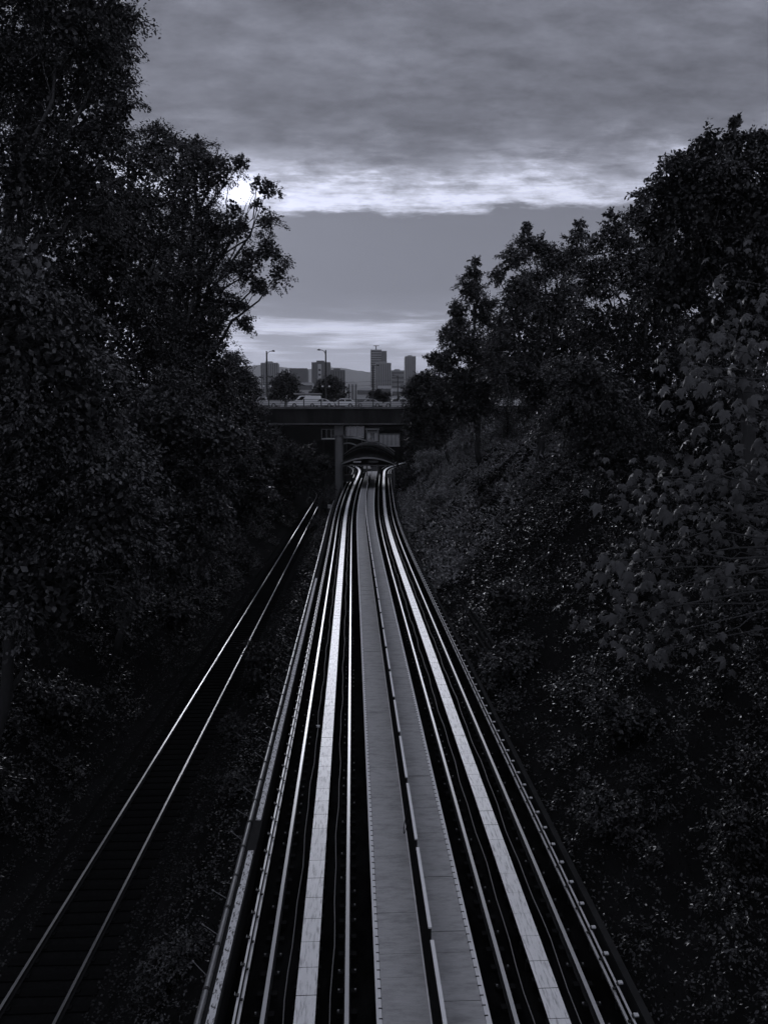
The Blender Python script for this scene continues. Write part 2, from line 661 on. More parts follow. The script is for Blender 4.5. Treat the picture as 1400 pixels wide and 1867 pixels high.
def build_covers():
    """pale trough covers on the left parapet, one missing"""
    rnd = random.Random(5)
    d, i = 16.7 - 1.4 * 5, 0
    while d < 47.5:
        L = 1.40
        if i != 5:
            a = 0.014
            x0, x1 = -2.415 + rnd.uniform(-.006, .006), -2.285
            mb = MB()
            za, zb = 0.404, 0.43 + rnd.uniform(0, .006)
            mb.box(x0, x1, 0, L - a, za, zb)
            mb.build('trough_cover', 'cover', guide, (gx(d, 0) - 0, d, 0))
        d += L
        i += 1


build_covers()


def build_pipe():
    root = tag(empty('pipe', (0, 0, 0)), 'grey conduit pipe with bands running along the left guideway edge', 'pipe')
    X, Z, R = -2.545, 0.44, 0.058
    mb = MB()
    pts = [(gx(d, X), d, Z + .012 * sin(d * 1.9)) for d in np.arange(8, 104, 1.12)]
    mb.tube(pts, R, 10)
    mb.build('conduit', 'pipe', root, smooth=True)
    rnd = random.Random(2)
    band = rod = None
    for k, d in enumerate(np.arange(12.3, 104, 1.12)):
        loc = (gx(d, X), d, Z + .012 * sin(d * 1.9))
        if band is None:
            b = MB().tube([(0, -.03, 0), (0, .03, 0)], R + .012, 10).build('pipe_band', 'pipe_band', root)
            band = b.data
        else:
            b = link('pipe_band', band, root)
        b.location = loc
        if d < 60 and k % 4 != 3:
            if rod is None:
                m = MB().tube([(0, 0, -.05), (-.30, .10, .10)], .008, 6)
                m.tube([(-.285, .095, .095), (-.325, .108, .112)], .017, 6)
                r = m.build('support_rod', 'cable', root)
                rod = r.data
            else:
                r = link('support_rod', rod, root)
            r.location = (loc[0] - .05, d + .4, Z)
            r.rotation_euler = (rnd.uniform(-.1, .1), rnd.uniform(-.1, .1), rnd.uniform(-.2, .2))


build_pipe()


def build_track(xc, side, label):
    """light rail track; side = direction of the power rails"""
    root = tag(empty('light_rail_track', (0, 0, 0)), label, 'railway track')
    for s in (-1, 1):
        sweep(offset_prof(RAIL, xc + s * .7175, -0.155), G0, G1, near, mi=RMI).build('rail', ['rail_head', 'rail_side'], root)
    # reaction plates of the linear motor
    rnd = random.Random(int(10 + xc * 10))
    L = 0.714
    d = 11.2
    k = 0
    meshes = {}
    while d < 122 and k < 170:
        for i in (0,):
            w = 0.18
            d1 = d + L - 0.012
            xa, xb = gx(d, xc), gx(d1, xc)
            dz = rnd.uniform(-.003, .003)
            mb = MB()
            v = [(xa - w, d, -.02), (xa + w, d, -.02), (xb + w, d1, -.02), (xb - w, d1, -.02),
                 (xa - w, d, .035 + dz), (xa + w, d, .035 + dz), (xb + w, d1, .035 - dz), (xb - w, d1, .035 - dz)]
            f = [(0, 3, 2, 1), (4, 5, 6, 7), (0, 1, 5, 4), (1, 2, 6, 5), (2, 3, 7, 6), (3, 0, 4, 7)]
            mb.add(v, f, [1, 0, 1, 1, 1, 1])
            mb.build('reaction_plate', ['plate', 'plate_side'], root)
        d += L
        k += 1
    mb = sweep([(xc - .18, -.02), (xc + .18, -.02), (xc + .18, .035), (xc - .18, .035)], d, G1, near, mi=[1, 1, 0, 1])
    tag(mb.build('reaction_plate', ['plate', 'plate_side'], root), kind='stuff')
    # supports under the plates and rail pads with clips
    mb = MB()
    d = 11.4
    while d < 75:
        for s in (-1, 1):
            x = gx(d, xc + s * .7175)
            for e in (-1, 1):
                mb.box(x + e * .12 - .055, x + e * .12 + .055, d - .06, d + .06, -.2, -.12 + rnd.uniform(0, .012))
            x = gx(d, xc + s * .2)
            mb.box(x - .03, x + .03, d - .05, d + .05, -.2, -.005)
        d += 0.5
    tag(mb.build('rail_clip', 'clip_dark', root), kind='stuff')
    mb = MB()
    d = 11.4
    while d < 55:
        for s in (-1, 1):
            for e in (-1, 1):
                x = gx(d, xc + s * .7175 + e * .15)
                if rnd.random() < .35:
                    mb.box(x - .014, x + .014, d - .014, d + .014, -.19, -.085)
        d += 0.5
    tag(mb.build('bolt', 'cable', root), kind='stuff')
    # cables lying beside the plates
    for s in (-1, 1):
        pts = [(gx(d, xc + s * (.40 + .03 * s)) + .02 * sin(d * .9 + s) + .015 * sin(d * 2.3), d, -.17 + .01 * sin(d)) for d in np.arange(10, 90, .7)]
        MB().tube(pts, .011, 5).build('cable', 'cable', root)
    # power rails on insulated brackets
    px = xc + side * 1.09
    for o, z, r in ((0, .16, .024), (side * .055, .26, .020), (side * .02, .06, .012)):
        sweep([(px + o - r, z - .012), (px + o + r, z - .012), (px + o + r, z + .012), (px + o - r, z + .012)], G0, 200, near, mi=[1, 1, 0, 1]).build('power_rail', ['galv', 'dark_metal'], root)
    br = None
    d = 11.6
    while d < 92:
        if br is None:
            m = MB().box(side * .05, side * .11, -.03, .03, -.2, .30).box(-.02, side * .06 if side > 0 else .02, -.02, .02, .19, .215)
            o = m.build('bracket', 'dark_metal', root)
            br = o.data
            m = MB().box(side * .10 - .02, side * .10 + .035 * side + .02, -.035, .035, .30, .325)
            c = m.build('insulator', 'insulator', o)
            ins = c.data
        else:
            o = link('bracket', br, root)
            link('insulator', ins, o)
        o.location = (gx(d, px), d, 0)
        d += .756
    # open cover strips hung over the rails, in places
    return root


build_track(XL, -1, 'light rail track with pale aluminium plates, left of the grey walkway')
build_track(XR, 1, 'light rail track with pale aluminium plates, right of the grey walkway')
MB().box(-.06, .06, -.06, .06, 0, .05).build('junction_box', 'cover', guide, (gx(25.5, XL - .36), 25.5, -.19))


def build_walkway():
    root = tag(empty('walkway', (0, 0, 0)), 'grey boarded maintenance walkway between the two light rail tracks', 'walkway')
    Z = 0.30
    rnd = random.Random(8)
    sweep([(.42, -.2), (2.20, -.2), (2.20, Z - .06), (.42, Z - .06)], G0, 200, near).build('support', 'deck_side', root)
    for x0, x1 in ((.455, 1.27), (1.352, 2.155)):
        d = 9.0
        k = 0
        while d < 176:
            L = rnd.choice((1.22, 1.22, 1.22, .61, 1.83))
            g = rnd.uniform(.004, .014)
            d1 = d + L - g
            z0, z1 = Z + rnd.uniform(-.004, .005), Z + rnd.uniform(-.004, .005)
            a0, a1, b0, b1 = gx(d, x0), gx(d, x1), gx(d1, x0), gx(d1, x1)
            t = .05
            v = [(a0, d, z0 - t), (a1, d, z0 - t), (b1, d1, z1 - t), (b0, d1, z1 - t), (a0, d, z0), (a1, d, z0), (b1, d1, z1), (b0, d1, z1)]
            f = [(0, 3, 2, 1), (4, 5, 6, 7), (0, 1, 5, 4), (1, 2, 6, 5), (2, 3, 7, 6), (3, 0, 4, 7)]
            MB().add(v, f).build('deck_panel', 'deck_board', root)
            d += L
            k += 1
    for x0, x1, w in ((.36, .45, 0), (2.16, 2.25, 0), (1.245, 1.268, .012)):
        sweep([(x0, Z - .09), (x1, Z - .09), (x1, Z + .012 + w), (x0, Z + .012 + w)], G0, 178, near).build('edge_strip', 'edge_strip', root)
    # notches along the outer strips
    mb = MB()
    d = 11
    while d < 60:
        for x in (.43, 2.18):
            mb.box(gx(d, x) - .03, gx(d, x) + .03, d - .012, d + .012, Z, Z + .016)
        d += .23
    tag(mb.build('clip', 'barrier_face', root), kind='stuff')
    # low barrier along the middle
    bar = tag(empty('barrier', (0, 0, 0)), 'low dark barrier with pale capped panels along the middle of the walkway', 'barrier')
    P, d = 2.88, 12.25
    base = None
    d = 12.35 - P
    while d < 150:
        d1 = d + P * .885
        xa, xb = gx(d, XM), gx(d1, XM)
        z0, z1, w = Z + .02, Z + 1.15, .022
        m = MB()
        v = []
        for z in (z0, z1 - .03):
            v += [(xa - w, d, z), (xa + w, d, z), (xb + w, d1, z), (xb - w, d1, z)]
        f = [(0, 3, 2, 1), (4, 5, 6, 7), (0, 1, 5, 4), (1, 2, 6, 5), (2, 3, 7, 6), (3, 0, 4, 7)]
        m.add(v, f)
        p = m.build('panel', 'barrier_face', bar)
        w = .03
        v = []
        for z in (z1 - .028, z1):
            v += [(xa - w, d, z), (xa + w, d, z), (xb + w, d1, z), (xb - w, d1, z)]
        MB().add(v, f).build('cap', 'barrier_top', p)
        dp = d1 + P * .0575
        MB().box(-.03, .03, -.035, .035, Z + .013, Z + 1.0).build('post', 'barrier_face', bar, (gx(dp, XM), dp, 0))
        d += P
    # loose cable loop hung on the barrier
    pts = [(gx(17.4, XM) - .04 - .10 * sin(t * pi), 16.8 + .5 * t, Z + .75 - .55 * sin(t * pi) * (1 - .3 * t)) for t in np.linspace(0, 1, 12)]
    MB().tube(pts, .012, 6).build('cable_loop', 'dark_metal', bar)


build_walkway()


def build_sign_box():
    r = tag(empty('equipment_box', at(601, 928, 98)), 'small pale equipment box on a post at the left guideway edge', 'box')
    MB().box(-.22, .22, -.12, .12, .1, .55).build('case', 'cover', r)
    MB().box(-.03, .03, -.03, .03, -1.4, .1).build('post', 'post', r)


build_sign_box()

# ------------------------------------------------------------------ road bridge
BD = 128.0            # near face
DECK = 13.66


def build_bridge():
    root = tag(empty('road_bridge', (0, BD, 0)), 'dark concrete road bridge crossing the cutting above the tracks', 'bridge')
    root.location = (0, 0, 0)
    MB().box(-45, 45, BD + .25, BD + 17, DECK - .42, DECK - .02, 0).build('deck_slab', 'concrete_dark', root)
    MB().box(-45, 45, BD, BD + .6, DECK - .35, DECK + .02).build('kerb_beam', 'concrete', root)
    MB().box(-45, 45, BD + 16.6, BD + 17.2, DECK - .35, DECK + .02).build('kerb_beam', 'concrete', root)
    for i, y in enumerate((BD + .6, BD + 4.4, BD + 8.3, BD + 12.2, BD + 16.0)):
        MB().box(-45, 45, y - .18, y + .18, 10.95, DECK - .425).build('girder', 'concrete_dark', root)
        MB().box(-45, 45, y - .42, y + .42, 10.72, 10.948).build('girder_flange', 'concrete', root)
    # pier with a flared head, between the freight track and the guideway
    pc = at(618, 800, BD + 8.3)[0]
    for k, y in enumerate((BD + 2.2, BD + 14.0)):
        x = at(618, 800, BD + 2.2)[0]
        p = MB().tube([(x, y, -7), (x, y, 8.9)], .66, 24).build('pier', 'pier_concrete', root, smooth=False)
    x = at(618, 800, BD + 2.2)[0]
    MB().box(x - .74, x + .74, BD + 1.4, BD + 15.0, 8.9, 10.6).build('pier_cap', 'pier_concrete', root)
    MB().box(-11, 20, BD + 1.0, BD + 15.2, 10.605, 10.715).build('bearing_slab', 'concrete_dark', root)
    # road surface
    o = MB().box(-45, 45, BD + 2.4, BD + 14.6, DECK - .016, DECK + .004).build('road', 'asphalt')
    tag(o, 'asphalt road on top of the bridge', kind='structure')
    # railing
    rl = tag(empty('bridge_railing', (0, 0, 0)), 'pale metal railing with four bars along the near side of the bridge', 'railing')
    y = BD + .3
    for z, h in ((.20, .045), (.55, .045), (.88, .045), (1.20, .07)):
        MB().box(-30, 26, y - .03, y + .03, DECK + z - h / 2, DECK + z + h / 2).build('bar', 'railing', rl)
    x0 = at(490, 735, BD)[0]
    k = -6
    me = None
    while x0 + k * 2.86 < 25:
        if me is None:
            o = MB().box(-.09, .09, -.09, -.032, .021, 1.27).build('post', 'railing', rl)
            me = o.data
        else:
            o = link('post', me, rl)
        o.location = (x0 + k * 2.86, y, DECK)
        k += 1
    rl2 = tag(empty('bridge_railing', (0, 0, 0)), 'metal railing along the far side of the bridge behind the cars', 'railing')
    y = BD + 16.9
    for z, h in ((.3, .05), (.7, .05), (1.15, .07)):
        MB().box(-30, 30, y - .03, y + .03, DECK + z - h / 2, DECK + z + h / 2).build('bar', 'railing', rl2)
    for k in range(20):
        MB().box(-.07, .07, -.09, -.032, .021, 1.2).build('post', 'railing', rl2, (-28 + k * 2.9, y, DECK))


build_bridge()

# ------------------------------------------------------------------ vehicles


def wheel(root, x, y, r=.34):
    w = MB().tube([(0, -.1, 0), (0, .1, 0)], r, 16).build('wheel', 'tyre', root, (x, y, r))
    MB().tube([(0, -.115, 0), (0, .115, 0)], r * .6, 12).build('rim', 'car_silver', w)
    return w


def car(name, label, cat, x, d, L, H, paint, style, face=-1):
    """side view profile in x (front at -x when face=-1), built round its middle on the road"""
    root = tag(empty(name, (x, d, DECK + .005), 0 if face < 0 else pi), label, cat, 'traffic on the bridge')
    h = L / 2
    W = .9 if style in ('sedan', 'suv') else 1.0
    if style == 'sedan':
        low = [(-h, .35), (-h, .62), (-h + .15, .74), (-h * .42, .92), (h * .55, .95), (h - .1, .92), (h, .75), (h, .35)]
        cab = [(-h * .42, .92), (-h * .12, H - .03), (h * .05, H), (h * .38, H - .04), (h * .72, .95)]
    elif style == 'suv':
        low = [(-h, .38), (-h, .8), (-h + .2, .95), (-h * .48, 1.05), (h * .9, 1.05), (h, .9), (h, .38)]
        cab = [(-h * .48, 1.05), (-h * .2, H - .03), (h * .1, H), (h * .7, H - .05), (h * .95, 1.05)]
    elif style == 'pickup':
        low = [(-h, .45), (-h, .95), (-h + .15, 1.1), (-h * .46, 1.18), (h * .2, 1.18), (h * .22, 1.22), (h, 1.22), (h, .45)]
        cab = [(-h * .46, 1.18), (-h * .24, H - .03), (-h * .1, H), (h * .14, H - .04), (h * .2, 1.18)]
    else:
        low = [(-h, .4), (-h, .85), (-h + .2, 1.05), (-h * .58, 1.22), (h, 1.22), (h, .4)]
        cab = [(-h * .58, 1.22), (-h * .32, H - .06), (-h * .2, H), (h * .97, H - .02), (h, 1.22)]
    mb = MB()

    def loft(prof, w0, w1, zs):
        n = len(prof)
        v = []
        for s in (-1, 1):
            for (a, z) in prof:
                t = (z - zs[0]) / (zs[1] - zs[0])
                v.append((a, s * (w0 + (w1 - w0) * t), z))
        f = [tuple(range(n)), tuple(range(2 * n - 1, n - 1, -1))] + [(i, n + i, n + (i + 1) % n, (i + 1) % n) for i in range(n)]
        mb.add(v, f)
    loft(low, W, W - .04, (.35, 1.2))
    zl = cab[0][1]
    loft(cab, W - .05, W - .22 if style != 'van' else W - .1, (zl, H))
    mb.build('body', paint, root)
    # side windows, windscreen
    a0, a1, b1, b0 = cab[0][0], cab[1][0], cab[-2][0], cab[-1][0]
    zt = H - .16
    wc = W - .05

    def wy(z):
        return wc + ((W - .22 if style != 'van' else W - .1) - wc) * (z - zl) / (H - zl) + .006
    splits = [(0.04, .46), (.50, .95)] if style != 'van' else [(0.06, .26)]
    for s in (-1, 1):
        for u0, u1 in splits:
            zb = zl + .06
            xb = lambda u: (a0 + .12) + (b0 - .10 - a0 - .12) * u
            xt = lambda u: (a1 + .06) + (b1 - .06 - a1 - .06) * u
            if style == 'van':
                xt = lambda u: (a1 + .10) + (b1 - a1) * u
            q = [(xb(u0), s * wy(zb), zb), (xb(u1), s * wy(zb), zb), (xt(u1), s * wy(zt), zt), (xt(u0), s * wy(zt), zt)]
            q2 = [(p[0], p[1] - s * .02, p[2]) for p in q]
            MB().add(q + q2, [(0, 1, 2, 3), (7, 6, 5, 4), (0, 4, 5, 1), (1, 5, 6, 2), (2, 6, 7, 3), (3, 7, 4, 0)]).build('side_window', 'glass', root)
    e = .015
    q = [(a0 + .04 - e, -wc + .1, zl + .05 + e), (a0 + .04 - e, wc - .1, zl + .05 + e), (a1 - .02 - e, wc - .26, zt + e), (a1 - .02 - e, -wc + .26, zt + e)]
    q2 = [(p[0] + .02, p[1], p[2] - .02) for p in q]
    MB().add(q + q2, [(0, 1, 2, 3), (7, 6, 5, 4), (0, 4, 5, 1), (1, 5, 6, 2), (2, 6, 7, 3), (3, 7, 4, 0)]).build('windscreen', 'glass', root)
    for s in (-1, 1):
        MB().box(-h - .015, -h + .12, s * (W - .22) - .14, s * (W - .22) + .14, .64, .76).build('headlight', 'lamp_glass', root)
        MB().box(h - .1, h + .015, s * (W - .16) - .08, s * (W - .16) + .08, .72, .9).build('tail_light', 'car_dark', root)
        MB().box(a0 + .25, a0 + .38, s * (W + .1) - .08, s * (W + .1) + .08, zl + .02, zl + .16).build('mirror', paint, root)
        for wx in (-h * .62, h * .62):
            wheel(root, wx, s * (W - .1), .33 if style == 'sedan' else .38)
    if style == 'pickup':
        MB().box(h * .25, h * .95, -W + .15, W - .15, 1.221, 1.235).build('bed_cover', 'car_dark', root)
    if style == 'van':
        r = MB()
        for s in (-1, 1):
            r.box(-h * .62, h * 1.02, s * .55 - .03, s * .55 + .03, H + .15, H + .21)
        for u in (-.2, .2, .6, .9):
            r.box(h * u - .025, h * u + .025, -.62, .62, H + .15, H + .208)
            for s in (-1, 1):
                r.box(h * u - .02, h * u + .02, s * .55 - .02, s * .55 + .02, H - .06, H + .15)
        r.build('roof_rack', 'railing', root)
        MB().tube([(-h * .68, -.3, H + .32), (h * 1.04, -.3, H + .32)], .11, 10).build('carry_tube', 'concrete_pale', root)
    return root


def lane_x(px, d):
    return float(at(px, 735, d)[0])


car('pickup_truck', 'silver pickup truck at the left end of the bridge', 'pickup truck', lane_x(481, 135.5), 135.5, 5.8, 1.92, 'car_silver', 'pickup')
car('van', 'white van carrying a long tube on its roof rack', 'van', lane_x(556, 135.5), 135.5, 5.7, 2.08, 'car_white', 'van')
car('car', 'pale sedan in front of the rear of the white van', 'car', lane_x(585, 132.3), 132.3, 4.6, 1.45, 'car_white', 'sedan')
car('car', 'white high roofed hatchback on the bridge between two sedans', 'car', lane_x(624, 135.5), 135.5, 4.5, 1.6, 'car_white', 'suv')
car('car', 'silver sedan on the bridge right of the white hatchback', 'car', lane_x(672, 132.3), 132.3, 4.7, 1.45, 'car_silver', 'sedan')
car('car', 'sport utility car at the right end of the bridge, half hidden by the trees', 'car', lane_x(722, 135.5), 135.5, 4.6, 1.68, 'car_silver', 'suv')

# ------------------------------------------------------------------ street lamps


def street_lamp(px, ytop, d, side, label, lanterns=True, box=False, cat='street lamp'):
    p = at(px, 735, d)
    ztop = at(px, ytop, d)[2]
    base = DECK if d < 150 else PLAT1 - .05
    root = tag(empty('street_lamp', (p[0], d, base)), label, cat, 'street lamps by the bridge')
    H = ztop - base
    MB().tube([(0, 0, 0), (0, 0, H)], [.17, .13], 10).build('pole', 'post', root)
    MB().tube([(0, 0, 0), (0, 0, .5)], .26, 10).build('base', 'post', root)
    arm = [(side * .05, 0, H - .75), (side * .22, 0, H - .3), (side * .55, 0, H - .03), (side * 1.0, 0, H + .04)]
    MB().tube(arm, .055, 8).build('arm', 'post', root)
    hd = MB().tube([(side * .9, 0, H + .02), (side * 1.2, 0, H + .07), (side * 1.55, 0, H + .02)], [.07, .16, .06], 8).build('lamp_head', 'post', root)
    if lanterns:
        for s in (-1, 1):
            MB().tube([(0, 0, 4.3), (s * .5, 0, 4.45), (s * .62, 0, 4.25)], .035, 6).build('lantern_arm', 'post', root)
            MB().tube([(s * .62, 0, 3.95), (s * .62, 0, 4.05), (s * .62, 0, 4.2), (s * .62, 0, 4.28)], [.06, .2, .19, .05], 10).build('lantern', 'lamp_glass', root)
    if box:
        MB().box(-.62, -.16, -.2, .2, 3.7, 5.0).build('signal_box', 'post', root)
    return root


street_lamp(487.5, 640, 142.8, 1, 'tall street lamp with its arm to the right, behind the silver pickup truck')
street_lamp(594.5, 638, 142.8, -1, 'tallest street lamp, behind the white van, arm to the left')
street_lamp(680, 666, 186, 1, 'street lamp with a signal box, in front of the tallest tower', False, True)
street_lamp(725, 684, 205, -1, 'small far street lamp at the right, arm to the left', False, False)


def wires():
    for k, (za, dd) in enumerate(((703, 150), (696, 156))):
        p, q = at(440, za, dd), at(770, za - 6, dd)
        pts = [p + (q - p) * t + np.array([0, 0, -.5 * sin(pi * t)]) for t in np.linspace(0, 1, 12)]
        o = MB().tube(pts, .022, 5).build('overhead_wire', 'post')
        tag(o, ('lower' if k == 0 else 'upper') + ' thin overhead wire strung across behind the bridge', 'wire')


wires()

# ------------------------------------------------------------------ station below the bridge


def arch_pts(x0, x1, zs, rise, n=24):
    out = []
    for i in range(n + 1):
        t = i / n
        out.append((x0 + (x1 - x0) * t, zs + rise * (1 - (2 * t - 1) ** 2)))
    return out


def build_station():
    # front canopy: arched fascia, dark infill, tie beam, posts, roof sheets behind
    D = 125.0
    a, b = at(622, 847, D), at(719, 849, D)
    x0, x1, zs = a[0], b[0], a[2]
    root = tag(empty('station_canopy', (0, 0, 0)), 'arched dark station roof over the two tracks under the bridge', 'station roof')
    rise = at(670, 834, D)[2] - zs + .05
    outer = arch_pts(x0 - .15, x1 + .15, zs, rise)
    inner = arch_pts(x0 + .1, x1 - .1, zs - .02, rise - .24)
    m = MB()
    n = len(outer)
    v = [(x, D, z) for x, z in outer] + [(x, D, z) for x, z in inner] + [(x, D + .5, z) for x, z in outer] + [(x, D + .5, z) for x, z in inner]
    f = []
    for i in range(n - 1):
        f += [(i, i + 1, n + i + 1, n + i), (2 * n + i, 2 * n + i + 1, i + 1, i), (n + i, n + i + 1, 3 * n + i + 1, 3 * n + i), (2 * n + i + 1, 2 * n + i, 3 * n + i, 3 * n + i + 1)]
    m.add(v, f).build('arch_fascia', 'concrete_pale', root)
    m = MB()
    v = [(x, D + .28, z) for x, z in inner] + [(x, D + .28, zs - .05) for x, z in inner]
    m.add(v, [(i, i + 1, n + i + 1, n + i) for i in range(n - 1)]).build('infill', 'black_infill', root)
    MB().box(x0, x1, D + .05, D + .25, zs - .22, zs - .08).build('tie_beam', 'concrete', root)
    for x in (x0 + .1, x1 - .05):
        MB().box(x - .12, x + .12, D + .02, D + .28, -.3, zs - .225).build('post', 'concrete', root)
    # roof shells receding below the bridge
    p2, q2 = at(624, 836, 141), at(716, 838, 141)
    r2 = at(671, 817, 141)[2] - p2[2]
    secs = [(D + .55, outer), (141.0, arch_pts(p2[0], q2[0], p2[2], r2)), (141.3, arch_pts(p2[0] - .2, q2[0] + .2, p2[2] + .25, r2 + .15)), (158.0, arch_pts(p2[0] + 1.2, q2[0] + 1.4, p2[2] + .4, r2 + .1))]
    for (d0, pa), (d1, pb) in ((secs[0], secs[1]), (secs[2], secs[3])):
        nn = len(pa)
        v = [(x, d0, z) for x, z in pa] + [(x, d1, z) for x, z in pb]
        v += [(a_, b_, c_ - .14) for a_, b_, c_ in v]
        ff = []
        for i in range(nn - 1):
            ff += [(i, i + 1, nn + i + 1, nn + i), (2 * nn + i + 1, 2 * nn + i, 3 * nn + i, 3 * nn + i + 1), (i + 1, i, 2 * nn + i, 2 * nn + i + 1)]
        MB().add(v, ff).build('roof_shell', 'roof_metal', root)
    pa = arch_pts(p2[0] - .15, q2[0] + .15, p2[2] + .1, r2 + .15)
    MB().prism([(x, z) for x, z in pa] + [(x, z - .2) for x, z in reversed(pa)], 'y', 141.02, 141.28).build('arch_rib', 'concrete', root)
    for dd, up, sh in ((133.0, .0, 0), (149.5, .55, .5), (158.2, .75, 1.0)):
        pa = arch_pts(p2[0] - .2 + sh, q2[0] + .3 + sh, p2[2] + up - (.9 if dd < 140 else 0), r2 + .15)
        MB().prism([(x, z + .12) for x, z in pa] + [(x, z - .12) for x, z in reversed(pa)], 'y', dd, dd + .3).build('arch_rib', 'pier_concrete', root)
    tag(MB().box(-.62, .62, -.03, .03, -.11, .11).build('sign_board', 'sign_white', None, at(651, 842, D + .2)), 'white strip sign under the station arch', 'sign')
    tag(MB().box(-.75, .75, -.03, .03, -.16, .16).build('sign_board', 'concrete', None, at(681, 841.5, D + .2)), 'grey board sign under the station arch', 'sign')
    # curved side canopies on the left, stepped behind the pier
    for k, (pa, pb, d, lab) in enumerate((((622, 812), (652, 812), 150, 'low curved canopy with a bright tip left of the station arch'),
                                          ((625, 796), (667, 802), 158, 'long pale curved canopy edge beside the lift tower'))):
        p, q = at(*pa, d), at(*pb, d)
        c = tag(empty('platform_canopy', (0, 0, 0)), lab, 'canopy')
        pts = []
        for i in range(13):
            t = i / 12
            z = p[2] + (q[2] - p[2]) * t + (.55 * sin(pi * (.15 + .85 * t)) if k == 0 else .35 * (sin(pi * t) * .5))
            pts.append((p[0] + (q[0] - p[0]) * t, z))
        m = MB()
        m.prism([(x, z) for x, z in pts] + [(x, z - .22) for x, z in reversed(pts)], 'y', d, d + .3)
        m.build('edge_beam', 'roof_edge', c)
        MB().prism([(x, z - .05) for x, z in pts] + [(x, z - .18) for x, z in reversed(pts)], 'y', d + .305, d + 9).build('roof', 'roof_metal', c)
        for x in (pts[2][0], pts[-3][0]):
            MB().box(x - .1, x + .1, d + .8, d + 1.0, -1, pts[6][1] - .35).build('post', 'concrete', c)
    # lift tower
    d = 160
    p, q = at(668, 814, d), at(690, 784, d)
    r = tag(empty('lift_tower', (0, 0, 0)), 'glazed lift tower with a flat cap between two glass passages', 'tower')
    x0, x1, z0, z1 = p[0], q[0], -1.0, q[2]
    for xx in (x0 + .1, x1 - .1):
        for yy in (d, d + 2.6):
            MB().box(xx - .11, xx + .11, yy - .11, yy + .11, z0, z1 - .02).build('column', 'concrete_pale', r)
    MB().box(x0 - .15, x1 + .15, d - .3, d + 2.9, z1 - .01, z1 + .35).build('cap', 'concrete_pale', r)
    MB().box(x0 - .05, x1 + .05, d - .2, d + 2.8, z1 - .55, z1 - .3).build('cornice', 'concrete_pale', r)
    zm = at(680, 805, d)[2]
    MB().box(x0, x1, d - .13, d + 2.7, zm - .1, zm + .1).build('floor_beam', 'concrete', r)
    wdt = (x1 - x0 - .44) / 3
    for i in range(3):
        xa = x0 + .21 + i * (wdt + .01)
        MB().box(xa + .03, xa + wdt - .03, d - .02, d + .02, zm + .15, z1 - .6).build('pane', 'glass_pale' if i != 1 else 'glass', r)
    MB().tube([(x0 + .2, d - .05, zm + .1), (x0 + 1.1, d - .05, zm + 1.1)], .06, 6).build('brace', 'concrete_pale', r)
    MB().tube([(x0 + 1.1, d - .3, zm - .65), (x0 + 1.1, d - .3, zm - .25)], .2, 10).build('lamp', 'lamp_glass', r)
    # glass passages
    for (pa, pb, d, lab, pane) in (((691, 812), (729, 792), 164, 'pale glazed passage to the right of the lift tower', 'glass_pale'),
                                   ((626, 797), (664, 776), 166, 'dark glazed passage between the bridge pier and the lift tower', 'glass'),
                                   ((586, 799), (613, 783), 168, 'dull glazed passage left of the bridge pier', 'glass')):
        p, q = at(*pa, d), at(*pb, d)
        r = tag(empty('glass_passage', (0, 0, 0)), lab, 'passage')
        x0, x1, z0, z1 = p[0], q[0], p[2], q[2]
        MB().box(x0, x1, d - .1, d + 3, z0 - .25, z0).build('floor_slab', 'roof_edge', r)
        MB().box(x0, x1, d - .1, d + 3, z1, z1 + .15).build('roof', 'concrete', r)
        n = 5 if pane == 'glass_pale' else 3
        for i in range(n + 1):
            x = x0 + .05 + (x1 - x0 - .1) * i / n
            MB().box(x - .06, x + .06, d - .06, d + .06, z0 + .002, z1 - .002).build('mullion', 'concrete' if pane == 'glass_pale' else 'concrete_pale', r)
        for i in range(n):
            xa = x0 + .05 + (x1 - x0 - .1) * i / n + .065
            xb = x0 + .05 + (x1 - x0 - .1) * (i + 1) / n - .065
            MB().box(xa, xb, d - .01, d + .01, z0 + .01, z1 - .01).build('pane', pane, r)
        for x in (x0 + .4, x1 - .4):
            MB().box(x - .2, x + .2, d + 1.2, d + 1.6, -8, z0 - .255).build('leg', 'concrete_dark', r)
    # far retaining wall that closes the cutting
    o = MB().box(-40, 50, 236.4, 237.4, -10, PLAT1 + .4).build('retaining_wall', 'retain_dark')
    tag(o, 'dark concrete wall closing the cutting behind the station', 'wall')
    # platforms
    o = MB().box(gx(150, XM) - .95, gx(150, XM) + .95, 178, 232, -.9, .85).build('platform', 'concrete')
    tag(o, 'low concrete platform between the far tracks below the arch', 'platform')
    # cabinet and switch gear beside the right track
    r = tag(empty('equipment_cabinet', at(710, 871, 152)), 'small pale cabinet beside the right track at the arch', 'cabinet')
    MB().box(-.45, .45, -.3, .3, 0, .75).build('case', 'galv', r)
    MB().box(-.5, .5, -.35, .35, .752, .82).build('lid', 'concrete_pale', r)
    r = tag(empty('equipment_cabinet', at(636, 878, 140)), 'dull grey cabinet on the left of the tracks before the arch', 'cabinet')
    MB().box(-.75, .75, -.4, .4, 0, 1.2).build('case', 'concrete', r)
    MB().box(-.8, .8, -.45, .45, 1.202, 1.28).build('lid', 'concrete', r)
    # bright crossing plates laid across the tracks
    o = MB().box(-1.1, 1.1, -.12, .12, 0, .03).build('crossing_plate', 'edge_strip', None, (gx(136, .9), 136, .33), 0.9)
    tag(o, 'short pale plate lying across the end of the walkway', 'plate')


build_station()

# ------------------------------------------------------------------ city beyond


